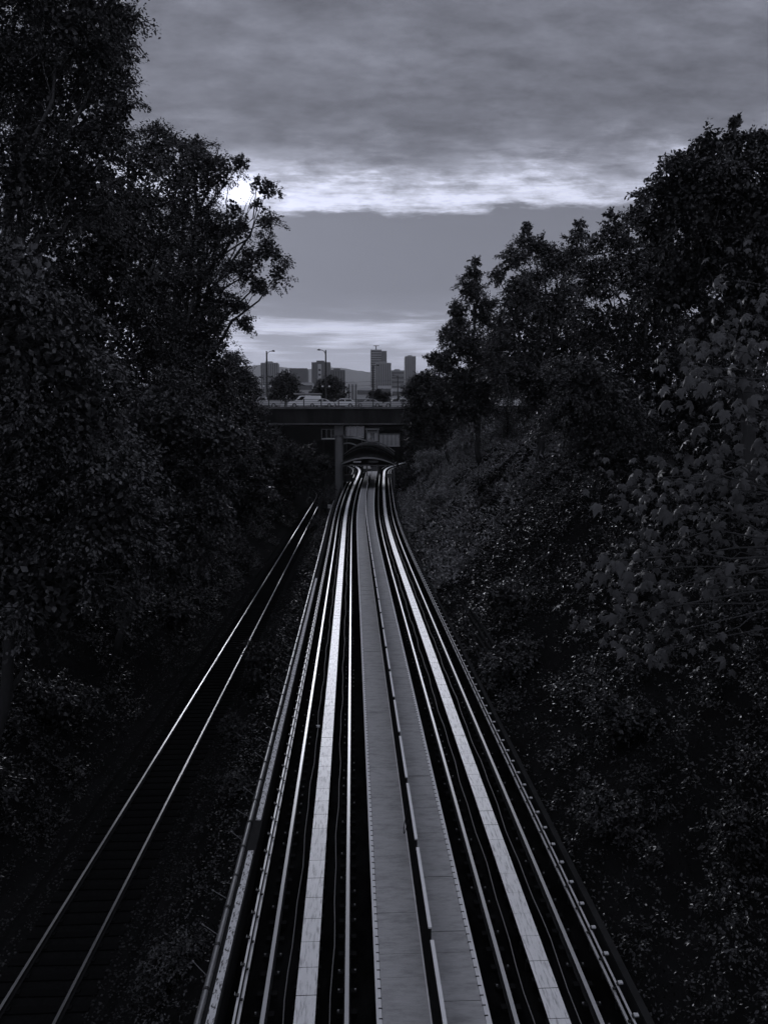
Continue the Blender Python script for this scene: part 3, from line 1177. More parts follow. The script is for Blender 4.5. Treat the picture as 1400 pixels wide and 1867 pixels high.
def tower(px0, px1, ytop, D, depth, mat, label, floors=0, band='window_dark', taper=0, fins=0, cat='building', roof=True, extra=None, name='building'):
    p, q = at(px0, ytop, D), at(px1, ytop, D)
    x0, x1, z1 = p[0], q[0], p[2]
    z0 = PLAT1 - .06
    r = tag(empty(name, ((x0 + x1) / 2, D, z0)), label, cat, 'downtown buildings')
    w, H = (x1 - x0) / 2, z1 - z0
    m = MB()
    v = [(-w, 0, 0), (w + taper, 0, 0), (w + taper, depth, 0), (-w, depth, 0), (-w, 0, H), (w, 0, H), (w, depth, H), (-w, depth, H)]
    m.add(v, [(0, 3, 2, 1), (4, 5, 6, 7), (0, 1, 5, 4), (1, 2, 6, 5), (2, 3, 7, 6), (3, 0, 4, 7)])
    m.build('wall', mat, r)
    if floors:
        hz = H * .72
        for i in range(floors):
            zz = H - 3 - hz * i / floors
            hh = hz / floors * .45
            if zz - hh < 2:
                break
            MB().box(-w * .93, w * .93, -.6, -.02, zz - hh, zz).build('window_band', band, r)
    if fins:
        for i in range(fins):
            xx = -w + 2 * w * (i + .5) / fins
            MB().box(xx - w * .35 / fins, xx + w * .35 / fins, -.7, -.02, H * .25, H - 2.0).build('window_column', band, r)
    if roof:
        MB().box(-w * .5, w * .35, depth * .2, depth * .8, H + .01, H + w * .14 + 1).build('roof_plant', mat, r)
    if extra:
        extra(r, w, H, depth)
    return r


def white_column(r, w, H, depth):
    MB().box(-w * .33, w * .05, -1.2, -.75, H * .3, H * .97).build('stair_shaft', 'building_pale', r)
    for i in range(8):
        z = H * .36 + i * H * .072
        MB().box(-w * .26, -w * .02, -1.6, -1.21, z, z + H * .03).build('stair_window', 'window_dark', r)


def crane(r, w, H, depth):
    MB().box(-1, 1, depth * .4, depth * .4 + 2, H + .02, H + 9).build('crane_mast', 'post', r)
    MB().box(-w * .55, w * .55, depth * .4 + .5, depth * .4 + 1.5, H + 9.02, H + 10.2).build('crane_jib', 'post', r)


tower(475, 506, 661, 1500, 34, 'building_mid', 'grey office block with ribbed front, far left of the skyline', fins=9)
tower(528, 560, 671, 1400, 40, 'building_dark', 'dark flat topped block with one slanting side, behind the first street tree', 0, taper=2.2, fins=0, roof=False)
tower(568, 602, 660, 1200, 30, 'building_dark', 'dark block with a pale column of windows, behind the tallest street lamp', 0, extra=white_column)
tower(601, 629, 674, 1260, 26, 'building_dark', 'lower dark block joined to the right of the one with the pale window column', fins=6)
tower(676, 696, 637, 1650, 36, 'building_mid', 'tallest tower of the skyline with a crane on its roof', floors=24, extra=crane, roof=False, cat='tower')
tower(696.6, 705, 639.5, 1655, 30, 'building_dark', 'narrow dark tower attached to the right of the tallest tower', roof=False, cat='tower')
tower(685, 713, 661, 1500, 32, 'building_mid', 'broad tower in front of the tallest one', fins=7, cat='tower')
tower(713.6, 737, 675, 1560, 30, 'building_mid', 'banded block between the broad tower and the right tower', floors=9)
tower(739, 758, 649, 1600, 34, 'building_mid', 'slim tower at the right end of the skyline', fins=5, cat='tower')
tower(545, 570, 697, 900, 30, 'building_pale', 'low pale building right of the first street tree', floors=3, roof=False)
tower(633, 652, 697, 850, 26, 'building_pale', 'pale low block with a small rooftop hut, right of the middle street tree', fins=3)
tower(650, 678, 706, 800, 26, 'building_pale', 'pale wide low building with long window bands left of the signal box lamp', floors=3, roof=False)
tower(690, 714, 703, 820, 24, 'building_pale', 'pale low building below the broad tower', floors=3, roof=False)
tower(714.5, 738, 708, 780, 24, 'building_pale', 'pale low building behind the small far street lamp', floors=3, roof=False)
tower(430, 474, 712, 700, 24, 'building_mid', 'low grey building at the left behind the street trees', floors=3, roof=False)


def hills():
    pts = [(300, 664), (420, 668), (450, 667), (480, 664), (520, 670), (560, 673), (600, 669), (625, 671), (650, 675), (680, 679), (720, 684), (780, 688), (900, 690), (1100, 694)]
    D = 6000
    ys = [D, D + 250, D + 700]
    cols = []
    xs = np.linspace(300, 1100, 90)
    yt = np.interp(xs, [p[0] for p in pts], [p[1] for p in pts])
    rnd = random.Random(4)
    v = []
    for x, t in zip(xs, yt):
        p = at(x, t + rnd.uniform(-.4, .4), D + 700)
        v += [(p[0], D - 700, PLAT1 - 1), (p[0], D - 150, PLAT1 + (p[2] - PLAT1) * .45 * rnd.uniform(.9, 1.1)), (p[0], D + 700, p[2]), (p[0], D + 900, PLAT1 - 1)]
    f = []
    for i in range(len(xs) - 1):
        for k in range(3):
            f.append((i * 4 + k, (i + 1) * 4 + k, (i + 1) * 4 + k + 1, i * 4 + k + 1))
    o = link('hills', np_mesh('hills', v, f, ['hill'], smooth=True))
    tag(o, 'low far ridge of hills behind the city', kind='structure')


hills()

# ------------------------------------------------------------------ vegetation
RNG = np.random.default_rng(11)


def unit(v):
    return v / (np.linalg.norm(v, axis=1, keepdims=True) + 1e-9)


def leaf_mesh(name, pos, axis, nrm, L, mat, width=.55, fold=.12):
    axis = unit(axis)
    nrm = nrm - axis * np.sum(nrm * axis, axis=1, keepdims=True)
    nrm = unit(nrm)
    side = np.cross(axis, nrm)
    L = L[:, None]
    width = np.asarray(width, float).reshape(-1, 1) if np.ndim(width) else width
    base = pos
    mid = pos + axis * L * .45 - nrm * L * fold
    tip = pos + axis * L
    a = mid + side * L * width * .5 + nrm * L * fold * 1.6
    b = mid - side * L * width * .5 + nrm * L * fold * 1.6
    n = len(pos)
    v = np.stack([base, a, tip, b], axis=1).reshape(-1, 3)
    i = np.arange(n)[:, None] * 4
    f = np.concatenate([i + np.array([[0, 1, 2]]), i + np.array([[0, 2, 3]])], axis=1).reshape(-1, 3)
    return np_mesh(name, v, f, [mat])


def clump_leaves(cpos, cdir, k, spread, L, rng, droop=.35):
    """k leaves round every clump centre"""
    n = len(cpos)
    P = np.repeat(cpos, k, axis=0)
    D = np.repeat(cdir, k, axis=0)
    S = np.repeat(spread, k)[:, None]
    t = rng.uniform(-1.1, 1.0, (n * k, 1))
    off = D * t * S + np.clip(rng.normal(0, .26, (n * k, 3)), -.42, .42) * S
    P = P + off
    ax = D * .7 + rng.normal(0, .6, (n * k, 3)) + np.array([0, 0, -droop])
    nm = np.array([0, 0, .8]) + D * .35 + rng.normal(0, .5, (n * k, 3))
    LL = L * rng.uniform(.6, 1.25, n * k)
    return P, ax, nm, LL


def crown_arrays(lobes, n_leaves, L, rng, k=26, spread=.5, core=.26, droop=.35, bough=.85):
    lobes = np.array(lobes, float)
    area = (lobes[:, 3] * lobes[:, 5]) ** 1.0
    area = area / area.sum()
    Ps, As, Ns, Ls, Ws = [], [], [], [], []
    for lb, w in zip(lobes, area):
        n = max(8, int(n_leaves * w / k))
        R = float(lb[3])
        rb = min(max(bough * spread / .5, .22 * R), .62 * R)
        nb = int(max(7, 3.0 * R * R / (rb * rb)))
        ub = unit(rng.normal(0, 1, (nb, 3)) + np.array([0, -.12, .12]))
        cb = lb[:3] + lb[3:6] * ub * rng.uniform(.66, .98, (nb, 1))
        nbv = unit(np.array([0, 0, .9]) + ub * .55 + rng.normal(0, .18, (nb, 3)))
        pick = rng.integers(0, nb, n)
        off = rng.normal(0, .5, (n, 3))
        off -= nbv[pick] * np.sum(off * nbv[pick], axis=1, keepdims=True) * .78
        rad = np.linalg.norm(off, axis=1, keepdims=True)
        off *= np.minimum(1.0, 1.05 / (rad + 1e-6))
        # boughs bow down towards their rim
        off[:, 2] -= .28 * np.minimum(rad[:, 0], 1.05) ** 2
        c = cb[pick] + off * rb * rng.uniform(.85, 1.15, (nb, 1))[pick]
        u = ub[pick]
        d = unit(off * 1.0 + u * .5 + rng.normal(0, .25, (n, 3)) + np.array([0, 0, -.12]))
        s = np.full(n, min(spread, rb * .6)) * rng.uniform(.5, 1.1, n)
        p, a, m, l = clump_leaves(c, d, k, s, L, rng, droop)
        Ps.append(p); As.append(a); Ns.append(m); Ls.append(l); Ws.append(np.full(len(p), .55))
        # the twig that carries the clump
        Ps.append(c - d * s[:, None] * 1.3); As.append(d); Ns.append(rng.normal(0, 1, (n, 3))); Ls.append(s * 2.3); Ws.append(np.full(n, .004) / s)
        if core:
            nc = max(4, int(n_leaves * w * core))
            u = unit(rng.normal(0, 1, (nc, 3)))
            c = lb[:3] + lb[3:6] * u * (.66 * rng.random(nc) ** .4)[:, None]
            Ps.append(c); As.append(rng.normal(0, 1, (nc, 3))); Ns.append(rng.normal(0, .6, (nc, 3)) + np.array([0, -.5, .8]))
            Ls.append(np.full(nc, L * 1.7) * rng.uniform(.7, 1.3, nc)); Ws.append(np.full(nc, .7))
    return np.concatenate(Ps), np.concatenate(As), np.concatenate(Ns), np.concatenate(Ls), np.concatenate(Ws)


def limb_path(p, q, rng, sag=.1, n=6):
    p, q = np.array(p), np.array(q)
    L = np.linalg.norm(q - p)
    out = []
    for i in range(n):
        t = i / (n - 1)
        out.append(p + (q - p) * t + np.array([0, 0, L * sag * sin(pi * t)]) + (rng.normal(0, .03, 3) * L if 0 < i < n - 1 else 0))
    return out


def tree(name, label, d, lobes_px, base_x, n_leaves, L, mat='leaf', seed=1, k=26, spread=.5, ydepth=1.0, base_d=None, cat='tree', group=None,
         trunk_r=.3, core=.26, base_z=None, droop=.35):
    """lobes_px: (px, py, radius px[, depth offset]) surveyed at distance d"""
    rng = np.random.default_rng(seed)
    lobes = []
    for lb in lobes_px:
        px, py, r = lb[:3]
        dd = d + (lb[3] if len(lb) > 3 else rng.uniform(-1, 1) * r * d / 1400 * .5)
        c = at(px, py, dd)
        R = r * dd / 1400
        lobes.append((c[0], c[1], c[2], R, R * ydepth * rng.uniform(.9, 1.1), R * rng.uniform(.92, 1.08)))
    bd = base_d or d
    bz = ground_z(base_x, bd) - .3 if base_z is None else base_z
    root = tag(empty(name, (base_x, bd, bz)), label, cat, group)
    P, A, Nn, LL, WW = crown_arrays(lobes, n_leaves, L, rng, k, spread, core, droop)
    off = np.array([base_x, bd, bz])
    link('crown', leaf_mesh('crown', P - off, A, Nn, LL, mat, WW), root)
    la = np.array(lobes)
    cen = np.average(la[:, :3], axis=0, weights=la[:, 3])
    top = la[np.argmax(la[:, 2])][:3]
    fork = np.array([base_x, bd, bz]) * .45 + cen * .55
    fork[2] = bz + (cen[2] - bz) * .6
    tp = limb_path(off, fork, rng, 0, 5) + limb_path(fork, top, rng, .02, 5)[1:]
    rr = [trunk_r * (1 - .85 * i / (len(tp) - 1)) for i in range(len(tp))]
    MB().tube([p - off for p in tp], rr, 9).build('trunk', 'bark', root, smooth=True)
    for lb in lobes:
        c = np.array(lb[:3])
        i = rng.integers(2, len(tp) - 2)
        s = tp[i]
        if np.linalg.norm(c - s) < .8:
            continue
        r0 = rr[i] * .55
        pts = limb_path(s, c, rng, .06, 6)
        MB().tube([p - off for p in pts], [r0 * (1 - .8 * j / 5) for j in range(6)], 6).build('limb', 'bark', root, smooth=True)
        for j in range(3):
            e = c + unit(rng.normal(0, 1, (1, 3)))[0] * lb[3] * .8
            pts = limb_path(pts[3], e, rng, .04, 5) if j == 0 else limb_path(c, e, rng, .04, 5)
            MB().tube([p - off for p in pts], [max(.012, r0 * .3 * (1 - .8 * q / 4)) for q in range(5)], 5).build('branch', 'bark', root, smooth=True)
            pts = limb_path(s, c, rng, .06, 6)
    return root


# --- left bank
tree('broadleaf_tree', 'towering tree that fills the top left corner above the bank', 33,
     [(60, -90, 150), (150, 20, 92), (215, 30, 45), (190, 120, 62), (90, 160, 130), (60, 320, 140), (190, 250, 60), (-60, 80, 150), (215, 200, 38), (150, 340, 80)],
     -17.0, 66000, .135, 'leaf', 21, trunk_r=.45)
tree('broadleaf_tree', 'tree with a ragged crown reaching right in front of the sun', 62,
     [(330, 330, 80), (290, 270, 44), (350, 270, 36), (395, 312, 42), (440, 297, 22), (487, 345, 22), (468, 335, 13), (470, 372, 13), (425, 380, 16), (482, 405, 24), (400, 420, 52), (440, 415, 22), (490, 455, 32), (505, 500, 24), (455, 480, 36), (470, 520, 24),
      (350, 470, 85), (300, 560, 95), (390, 560, 55), (445, 590, 22), (430, 560, 20), (380, 630, 50), (250, 420, 95), (330, 640, 80)],
     -16.0, 70000, .175, 'leaf', 22, spread=.62, trunk_r=.5)
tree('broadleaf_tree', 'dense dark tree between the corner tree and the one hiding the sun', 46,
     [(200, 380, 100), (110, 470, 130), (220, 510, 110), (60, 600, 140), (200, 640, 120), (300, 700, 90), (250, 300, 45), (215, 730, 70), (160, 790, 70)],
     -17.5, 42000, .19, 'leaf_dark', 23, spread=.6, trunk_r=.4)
tree('broadleaf_tree', 'leafy tree with glossy leaves leaning out from the left edge', 25,
     [(20, 520, 110), (80, 640, 120), (30, 760, 150), (150, 740, 70), (120, 880, 140), (10, 950, 150), (190, 960, 100), (90, 1060, 130), (230, 860, 60)],
     -12.5, 60000, .16, 'leaf_gloss', 24, spread=.5, trunk_r=.25)
tree('broadleaf_tree', 'mid height tree on the left bank behind the glossy leaved one', 40,
     [(300, 760, 90), (260, 860, 100), (350, 860, 75), (330, 960, 80), (210, 930, 80), (400, 800, 55), (390, 930, 50), (300, 1020, 60)],
     -12.6, 40000, .16, 'leaf_gloss', 25, spread=.5, trunk_r=.25)
tree('broadleaf_tree', 'dark bushy tree half way along the left bank', 62,
     [(380, 700, 60), (420, 760, 55), (350, 770, 70), (430, 840, 55), (390, 840, 60), (470, 890, 36), (450, 920, 36), (410, 920, 45)],
     -12.4, 26000, .20, 'leaf', 26, spread=.6, trunk_r=.25)
tree('broadleaf_tree', 'feathery tree in front of the left end of the bridge', 96,
     [(420, 660, 26), (440, 700, 34), (455, 690, 14), (415, 720, 40), (460, 750, 26), (440, 780, 40), (475, 775, 16), (480, 810, 28), (455, 840, 40), (490, 850, 28)],
     -13.5, 22000, .24, 'leaf', 27, spread=.7, trunk_r=.25)
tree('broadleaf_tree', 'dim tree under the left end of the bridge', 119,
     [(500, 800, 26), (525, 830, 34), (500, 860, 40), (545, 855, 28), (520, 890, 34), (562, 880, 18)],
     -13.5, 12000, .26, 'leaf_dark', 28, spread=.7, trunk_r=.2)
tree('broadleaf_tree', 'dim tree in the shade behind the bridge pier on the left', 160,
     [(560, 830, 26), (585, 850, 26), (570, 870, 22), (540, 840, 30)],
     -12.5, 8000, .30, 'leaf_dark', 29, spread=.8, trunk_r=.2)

# --- right bank
tree('broadleaf_tree', 'tallest tree at the right edge with a pointed top', 25,
     [(1335, 262, 30), (1340, 225, 14), (1290, 270, 36), (1240, 300, 34), (1390, 270, 44), (1330, 340, 70), (1260, 370, 60), (1210, 350, 36), (1200, 420, 50), (1390, 400, 80), (1290, 460, 90), (1390, 540, 90), (1230, 520, 70), (1320, 590, 80), (1440, 330, 70)],
     13.5, 58000, .115, 'leaf', 31, spread=.42, trunk_r=.3)
tree('broadleaf_tree', 'broad dark tree left of the tallest right hand tree', 36,
     [(1172, 358, 16), (1118, 396, 16), (1165, 395, 32), (1125, 425, 36), (1085, 440, 26), (1150, 480, 70), (1085, 510, 50), (1180, 580, 90), (1090, 600, 70), (1250, 660, 100), (1130, 690, 90), (1210, 760, 80), (1330, 700, 110), (1420, 780, 120), (1300, 830, 100), (1390, 620, 90)],
     13.5, 62000, .135, 'leaf', 32, spread=.5, trunk_r=.3)
tree('broadleaf_tree', 'airy tree with a rounded double top on the right bank', 53,
     [(960, 415, 14), (1056, 408, 11), (962, 440, 26), (985, 452, 24), (935, 470, 26), (905, 500, 20), (1010, 480, 30), (1050, 432, 22), (1040, 480, 36), (950, 540, 55), (1020, 560, 60), (920, 600, 48), (980, 640, 65), (1060, 640, 60), (925, 680, 55), (990, 710, 60), (1050, 720, 50)],
     13.0, 54000, .155, 'leaf_pale', 33, spread=.55, trunk_r=.3)
tree('broadleaf_tree', 'narrow pointed tree at the left end of the right hand trees', 74,
     [(868, 476, 11), (866, 500, 18), (860, 530, 28), (835, 570, 26), (880, 570, 32), (815, 610, 20), (850, 630, 44), (890, 650, 45), (812, 660, 26), (840, 700, 48), (885, 720, 45), (850, 745, 40), (900, 690, 40)],
     12.5, 38000, .19, 'leaf', 34, spread=.65, trunk_r=.3)
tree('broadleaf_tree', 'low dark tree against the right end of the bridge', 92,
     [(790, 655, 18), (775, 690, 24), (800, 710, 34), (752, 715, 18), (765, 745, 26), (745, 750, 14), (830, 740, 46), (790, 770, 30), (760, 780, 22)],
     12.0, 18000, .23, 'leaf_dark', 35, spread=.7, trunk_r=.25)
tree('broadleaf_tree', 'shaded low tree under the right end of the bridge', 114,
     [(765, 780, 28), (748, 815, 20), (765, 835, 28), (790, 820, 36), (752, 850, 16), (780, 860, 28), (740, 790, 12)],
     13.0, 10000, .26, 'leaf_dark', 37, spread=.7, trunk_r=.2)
tree('broadleaf_tree', 'leafy small tree on the upper right bank with lighter leaves', 31,
     [(1060, 690, 60), (1110, 740, 70), (1040, 760, 50), (1080, 820, 60), (1150, 830, 70)],
     12.2, 22000, .13, 'leaf_pale', 36, spread=.42, trunk_r=.18)


def conifer(label, px, py0, py1, d, seed):
    """small spruce: py0 top, py1 base"""
    rng = np.random.default_rng(seed)
    a, b = at(px, py0, d), at(px, py1, d)
    H = a[2] - b[2]
    root = tag(empty('spruce_tree', tuple(b)), label, 'tree')
    MB().tube([(0, 0, 0), (0, 0, H * .5), (0, 0, H)], [.09, .05, .01], 7).build('trunk', 'bark', root)
    P, A, Nn, LL = [], [], [], []
    for i in range(26):
        t = i / 25
        z = H * (.06 + .92 * t)
        R = H * .36 * (1 - t) + .06
        n = int(9 - 4 * t)
        for k in range(n):
            az = 2.4 * i + 2 * pi * k / n + rng.uniform(-.2, .2)
            o = np.array([cos(az), sin(az), -.12])
            m = int(10 + 40 * R)
            s = rng.random(m)[:, None]
            p = np.array([0, 0, z]) + o * R * s + rng.normal(0, .03, (m, 3))
            P.append(p); A.append(np.tile(o, (m, 1)) + rng.normal(0, .5, (m, 3))); Nn.append(rng.normal(0, .3, (m, 3)) + np.array([0, 0, 1])); LL.append(np.full(m, .16) * rng.uniform(.7, 1.2, m))
    link('crown', leaf_mesh('crown', np.concatenate(P), np.concatenate(A), np.concatenate(Nn), np.concatenate(LL), 'leaf_pale', .3), root)


conifer('small spruce with tiered branches standing on the right bank', 925, 712, 800, 60, 41)

# --- street trees behind the bridge
for args in (
    ('street_tree', 'first street tree behind the silver pickup truck', 168, [(520, 686, 17), (505, 700, 18), (535, 700, 18), (520, 715, 26), (500, 722, 16), (538, 722, 14)], 170, 51),
    ('street_tree', 'broad round street tree behind the white van', 176, [(600, 696, 15), (585, 705, 17), (615, 704, 17), (600, 718, 28), (575, 722, 14), (625, 722, 13)], 176, 52),
    ('street_tree', 'small street tree beside the lamp with the signal box', 192, [(690, 716, 9), (680, 724, 10), (702, 724, 10), (690, 730, 16)], 192, 53),
    ('street_tree', 'dark street tree at the left edge of the skyline', 152, [(445, 690, 20), (460, 700, 16), (435, 712, 26), (468, 716, 12), (455, 725, 20)], 152, 54),
    ('street_tree', 'street tree at the right end of the bridge behind the dark car', 172, [(760, 700, 20), (745, 715, 16), (775, 700, 26), (765, 725, 26)], 172, 55)):
    nm, lab, d, lobes, bd, sd = args
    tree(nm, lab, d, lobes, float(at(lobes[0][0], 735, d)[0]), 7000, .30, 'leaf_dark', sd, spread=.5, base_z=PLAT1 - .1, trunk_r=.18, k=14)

# --- big leaved maple in the right foreground


def palmate(droop=.28):
    """five lobed leaf, stalk end at the origin, tip along +y, face up +z"""
    half = [(0, 0), (.10, -.02), (.30, -.10), (.27, .10), (.55, .16), (.40, .32), (.50, .58), (.28, .52), (.17, .66), (0, 1.0)]
    pts = half + [(-x, y) for x, y in half[-2:0:-1]]
    v = [(0, .36, .05)] + [(x, y, .05 - droop * (x * x * 1.6 + max(y - .3, 0) ** 2 * 1.2) - (.11 if i % 2 == 0 else 0)) for i, (x, y) in enumerate(pts)]
    n = len(pts)
    f = [(0, 1 + i, 1 + (i + 1) % n) for i in range(n)]
    return np.array(v), np.array(f)


MAPLE_SPOTS = [(1340, 510), (1372, 555), (1318, 585), (1388, 625), (1285, 625), (1345, 640), (1268, 685), (1225, 650), (1300, 690), (1350, 705), (1222, 712), (1330, 750),
               (1392, 790), (1283, 832), (1270, 775), (1160, 872), (1128, 890), (1205, 870), (1252, 890), (1305, 868), (1345, 925), (1392, 965), (1196, 950), (1232, 925),
               (1272, 952), (1305, 935), (1190, 1000), (1118, 1022), (1152, 1040), (1100, 1052), (1142, 1082), (1182, 1060), (1222, 1072), (1202, 1102), (1080, 1140),
               (1118, 1152), (1172, 1165), (1200, 1188), (1290, 1165), (1330, 1035), (1292, 1052), (1352, 880), (1390, 862), (1372, 1005)]


def maple():
    rng = np.random.default_rng(61)
    bx, bd = 12.2, 15.6
    off = np.array([bx, bd, ground_z(bx, bd) - .3])
    root = tag(empty('maple_tree', tuple(off)), 'maple with large drooping pale leaves in the right foreground', 'tree')
    v, f = palmate(.55)
    me = np_mesh('leaf', v, f, ['leaf_maple'])
    v2, f2 = palmate(1.0)
    me2 = np_mesh('leaf', v2, f2, ['leaf_maple'])
    tips = []
    cnt = 0
    from mathutils import Matrix, Vector

    def orient(ax, nm, s):
        ax = ax / np.linalg.norm(ax)
        nm = nm - ax * np.dot(nm, ax)
        nm = nm / np.linalg.norm(nm)
        sd = np.cross(ax, nm)
        return np.stack([sd, ax, nm], axis=1) * s
    fork = np.array([bx - .6, bd - .2, 7.5])
    MB().tube([p - off for p in limb_path(off, fork, rng, 0, 5) + limb_path(fork, fork + np.array([-.5, -.3, 6.0]), rng, 0, 5)[1:]], [.2, .18, .16, .14, .12, .1, .07, .05, .03], 9).build('trunk', 'bark', root, smooth=True)
    for (px, py) in MAPLE_SPOTS:
        d = 13.6 + (px - 1100) * .004 + rng.uniform(-.5, .5)
        c = at(px, py, d)
        tips.append(c)
        s0 = fork + np.array([-.2, -.1, (c[2] - fork[2]) * .6 - .2])
        MB().tube([p - off for p in limb_path(s0, c, rng, .05, 6)], [.035, .03, .024, .018, .012, .007], 5).build('branch', 'bark', root)
        for j in range(7):
            if cnt >= 300:
                break
            o = np.array([rng.normal(-.05, .22), rng.normal(-.05, .22), rng.normal(-.02, .14)])
            out = unit(np.array([[o[0] - .25, o[1] - .35, 0]]))[0]
            ax = out * rng.uniform(.4, .9) + np.array([0, 0, -rng.uniform(.45, 1.0)]) + rng.normal(0, .15, 3)
            nm = out * .6 + np.array([0, 0, .7]) + rng.normal(0, .42, 3)
            M = orient(ax, nm, rng.choice((.10, .15, .19, .23, .27)) * rng.uniform(.85, 1.1))
            ob = link('leaf', me if rng.random() < .5 else me2, root)
            p = c + o - off
            ob.matrix_local = Matrix([[*M[0], p[0]], [*M[1], p[1]], [*M[2], p[2]], [0, 0, 0, 1]])
            cnt += 1
    # inner and rear leaves
    V, F = [], []
    nv = len(v)
    n = 0
    for (px, py) in MAPLE_SPOTS:
        for j in range(16):
            d = 15.0 + (px - 1100) * .004 + rng.uniform(0, 2.4)
            p = at(px + rng.normal(25, 45), py + rng.normal(0, 38), d)
            out = unit(np.array([[rng.normal(-.3, .6), rng.normal(-.5, .5), 0]]))[0]
            ax = out * .7 + np.array([0, 0, -rng.uniform(.3, .9)])
            nm = out * .55 + np.array([0, 0, .8]) + rng.normal(0, .25, 3)
            M = orient(ax, nm, rng.uniform(.13, .24))
            V.append(v @ M.T + p - off)
            F.append(f + n * nv)
            n += 1
    tag(link('crown', np_mesh('crown', np.concatenate(V), np.concatenate(F), ['leaf_maple']), root), kind='stuff')


maple()

# --- tangled growth on both banks


def lump(x, d):
    return .5 + .28 * np.sin(.9 * x + .5 * d + 1.3) * np.sin(.61 * d - .4 * x) + .22 * np.sin(2.1 * x - 1.3 * d) + .15 * np.sin(.23 * d + 2 * x)


def thicket(name, label, side, n, seed, hmax, L0, mat, dmin=9.5, dmax=150, k=16, tpow=.8, tmax=1.0):
    rng = np.random.default_rng(seed)
    nm = n // 13
    dm = dmin * (dmax / dmin) ** rng.random(nm)
    tm = rng.random(nm) ** tpow * tmax
    if side > 0:
        keep = ~((dm > 52) & (dm < 118) & (tm > .22) & (rng.random(nm) < .8))
        dm, tm = dm[keep], tm[keep]
        nm = len(dm)
    rm = rng.uniform(.35, 1.0, nm) * (dm / 20) ** .35
    pick = rng.integers(0, nm, n)
    off = rng.normal(0, .5, (n, 2))
    off *= np.minimum(1, 1.1 / (np.linalg.norm(off, axis=1, keepdims=True) + 1e-6))
    rr = np.linalg.norm(off, axis=1)
    C = []
    for i in range(n):
        dd = max(dm[pick[i]] + off[i, 1] * rm[pick[i]], 5)
        tt = tm[pick[i]]
        x0 = fx(dd) - 3.0 - 13.0 * tt if side < 0 else gx(dd, 5.35) + 12.3 * tt
        x = x0 + off[i, 0] * rm[pick[i]]
        x = min(x, fx(dd) - 2.5) if side < 0 else max(x, gx(dd, 5.1))
        C.append((x, dd, ground_z(x, dd)))
    C = np.array(C)
    d, t = C[:, 1], tm[pick]
    hm = rng.uniform(.35, 1.0, nm) * hmax * np.clip(.3 + tm * 2.5, .3, 1)
    C[:, 2] += hm[pick] * (1 - .75 * rr ** 2) * rng.uniform(.7, 1.0, n) + .05
    u = unit(np.concatenate([off, np.full((n, 1), .35)], axis=1) + rng.normal(0, .3, (n, 3)) + np.array([.25 if side < 0 else -.25, -.15, 0]))
    sc = (d / 20) ** .45
    P, A, Nn, LL = clump_leaves(C, u, k, .27 * sc * rng.uniform(.6, 1.3, n), 1.0, rng, .35)
    LL = LL * np.repeat(L0 * sc, k)
    tag(link(name, leaf_mesh(name, P, A, Nn, LL, mat)), label, kind='stuff')


def litter(name, label, side, n, seed):
    rng = np.random.default_rng(seed)
    d = 9.5 * (75 / 9.5) ** rng.random(n)
    C = []
    for dd in d:
        t = rng.random() ** 1.1 * .8
        x = fx(dd) - 2.7 - 13.0 * t if side < 0 else gx(dd, 5.12) + 12.3 * t
        C.append((x, dd, ground_z(x, dd) + rng.random() ** 2 * .35 + .03))
    sc = (d / 20) ** .45
    P, A, Nn, LL = clump_leaves(np.array(C), unit(rng.normal(0, .6, (n, 3)) + np.array([0, 0, .4])), 7, .30 * sc, .085, rng, .1)
    tag(link(name, leaf_mesh(name, P, A, Nn, LL * np.repeat(sc, 7), 'leaf')), label, kind='stuff')


litter('ivy', 'low ivy creeping over the soil of the left bank', -1, 4200, 76)
litter('ivy', 'low ivy creeping over the soil of the right bank', 1, 5200, 77)
thicket('thicket', 'tangle of leafy undergrowth covering the left bank', -1, 12500, 71, 1.7, .115, 'leaf')
thicket('thicket', 'tangle of leafy undergrowth covering the right bank', 1, 11500, 72, 1.6, .105, 'leaf')


def verge():
    rng = np.random.default_rng(73)
    n = 1500
    d = 11 * (130 / 11) ** rng.random(n)
    C = []
    for dd in d:
        a, b = fx(dd) + 1.9, gx(dd, -2.95)
        x = a + (b - a) * rng.random() ** .7
        C.append((x, dd, ground_z(x, dd) + .05))
    C = np.array(C)
    C[:, 2] += rng.random(n) ** 2 * .5 * np.clip(np.sin(d * .5) + .6, .1, 1.5)
    sc = (d / 20) ** .45
    P, A, Nn, LL = clump_leaves(C, unit(rng.normal(0, .6, (n, 3)) + np.array([0, 0, .6])), 12, .25 * sc, .09, rng, .1)
    tag(link('weeds', leaf_mesh('weeds', P, A, Nn, LL * np.repeat(sc, 12), 'leaf')), 'low weeds between the freight track and the guideway', kind='stuff')


verge()


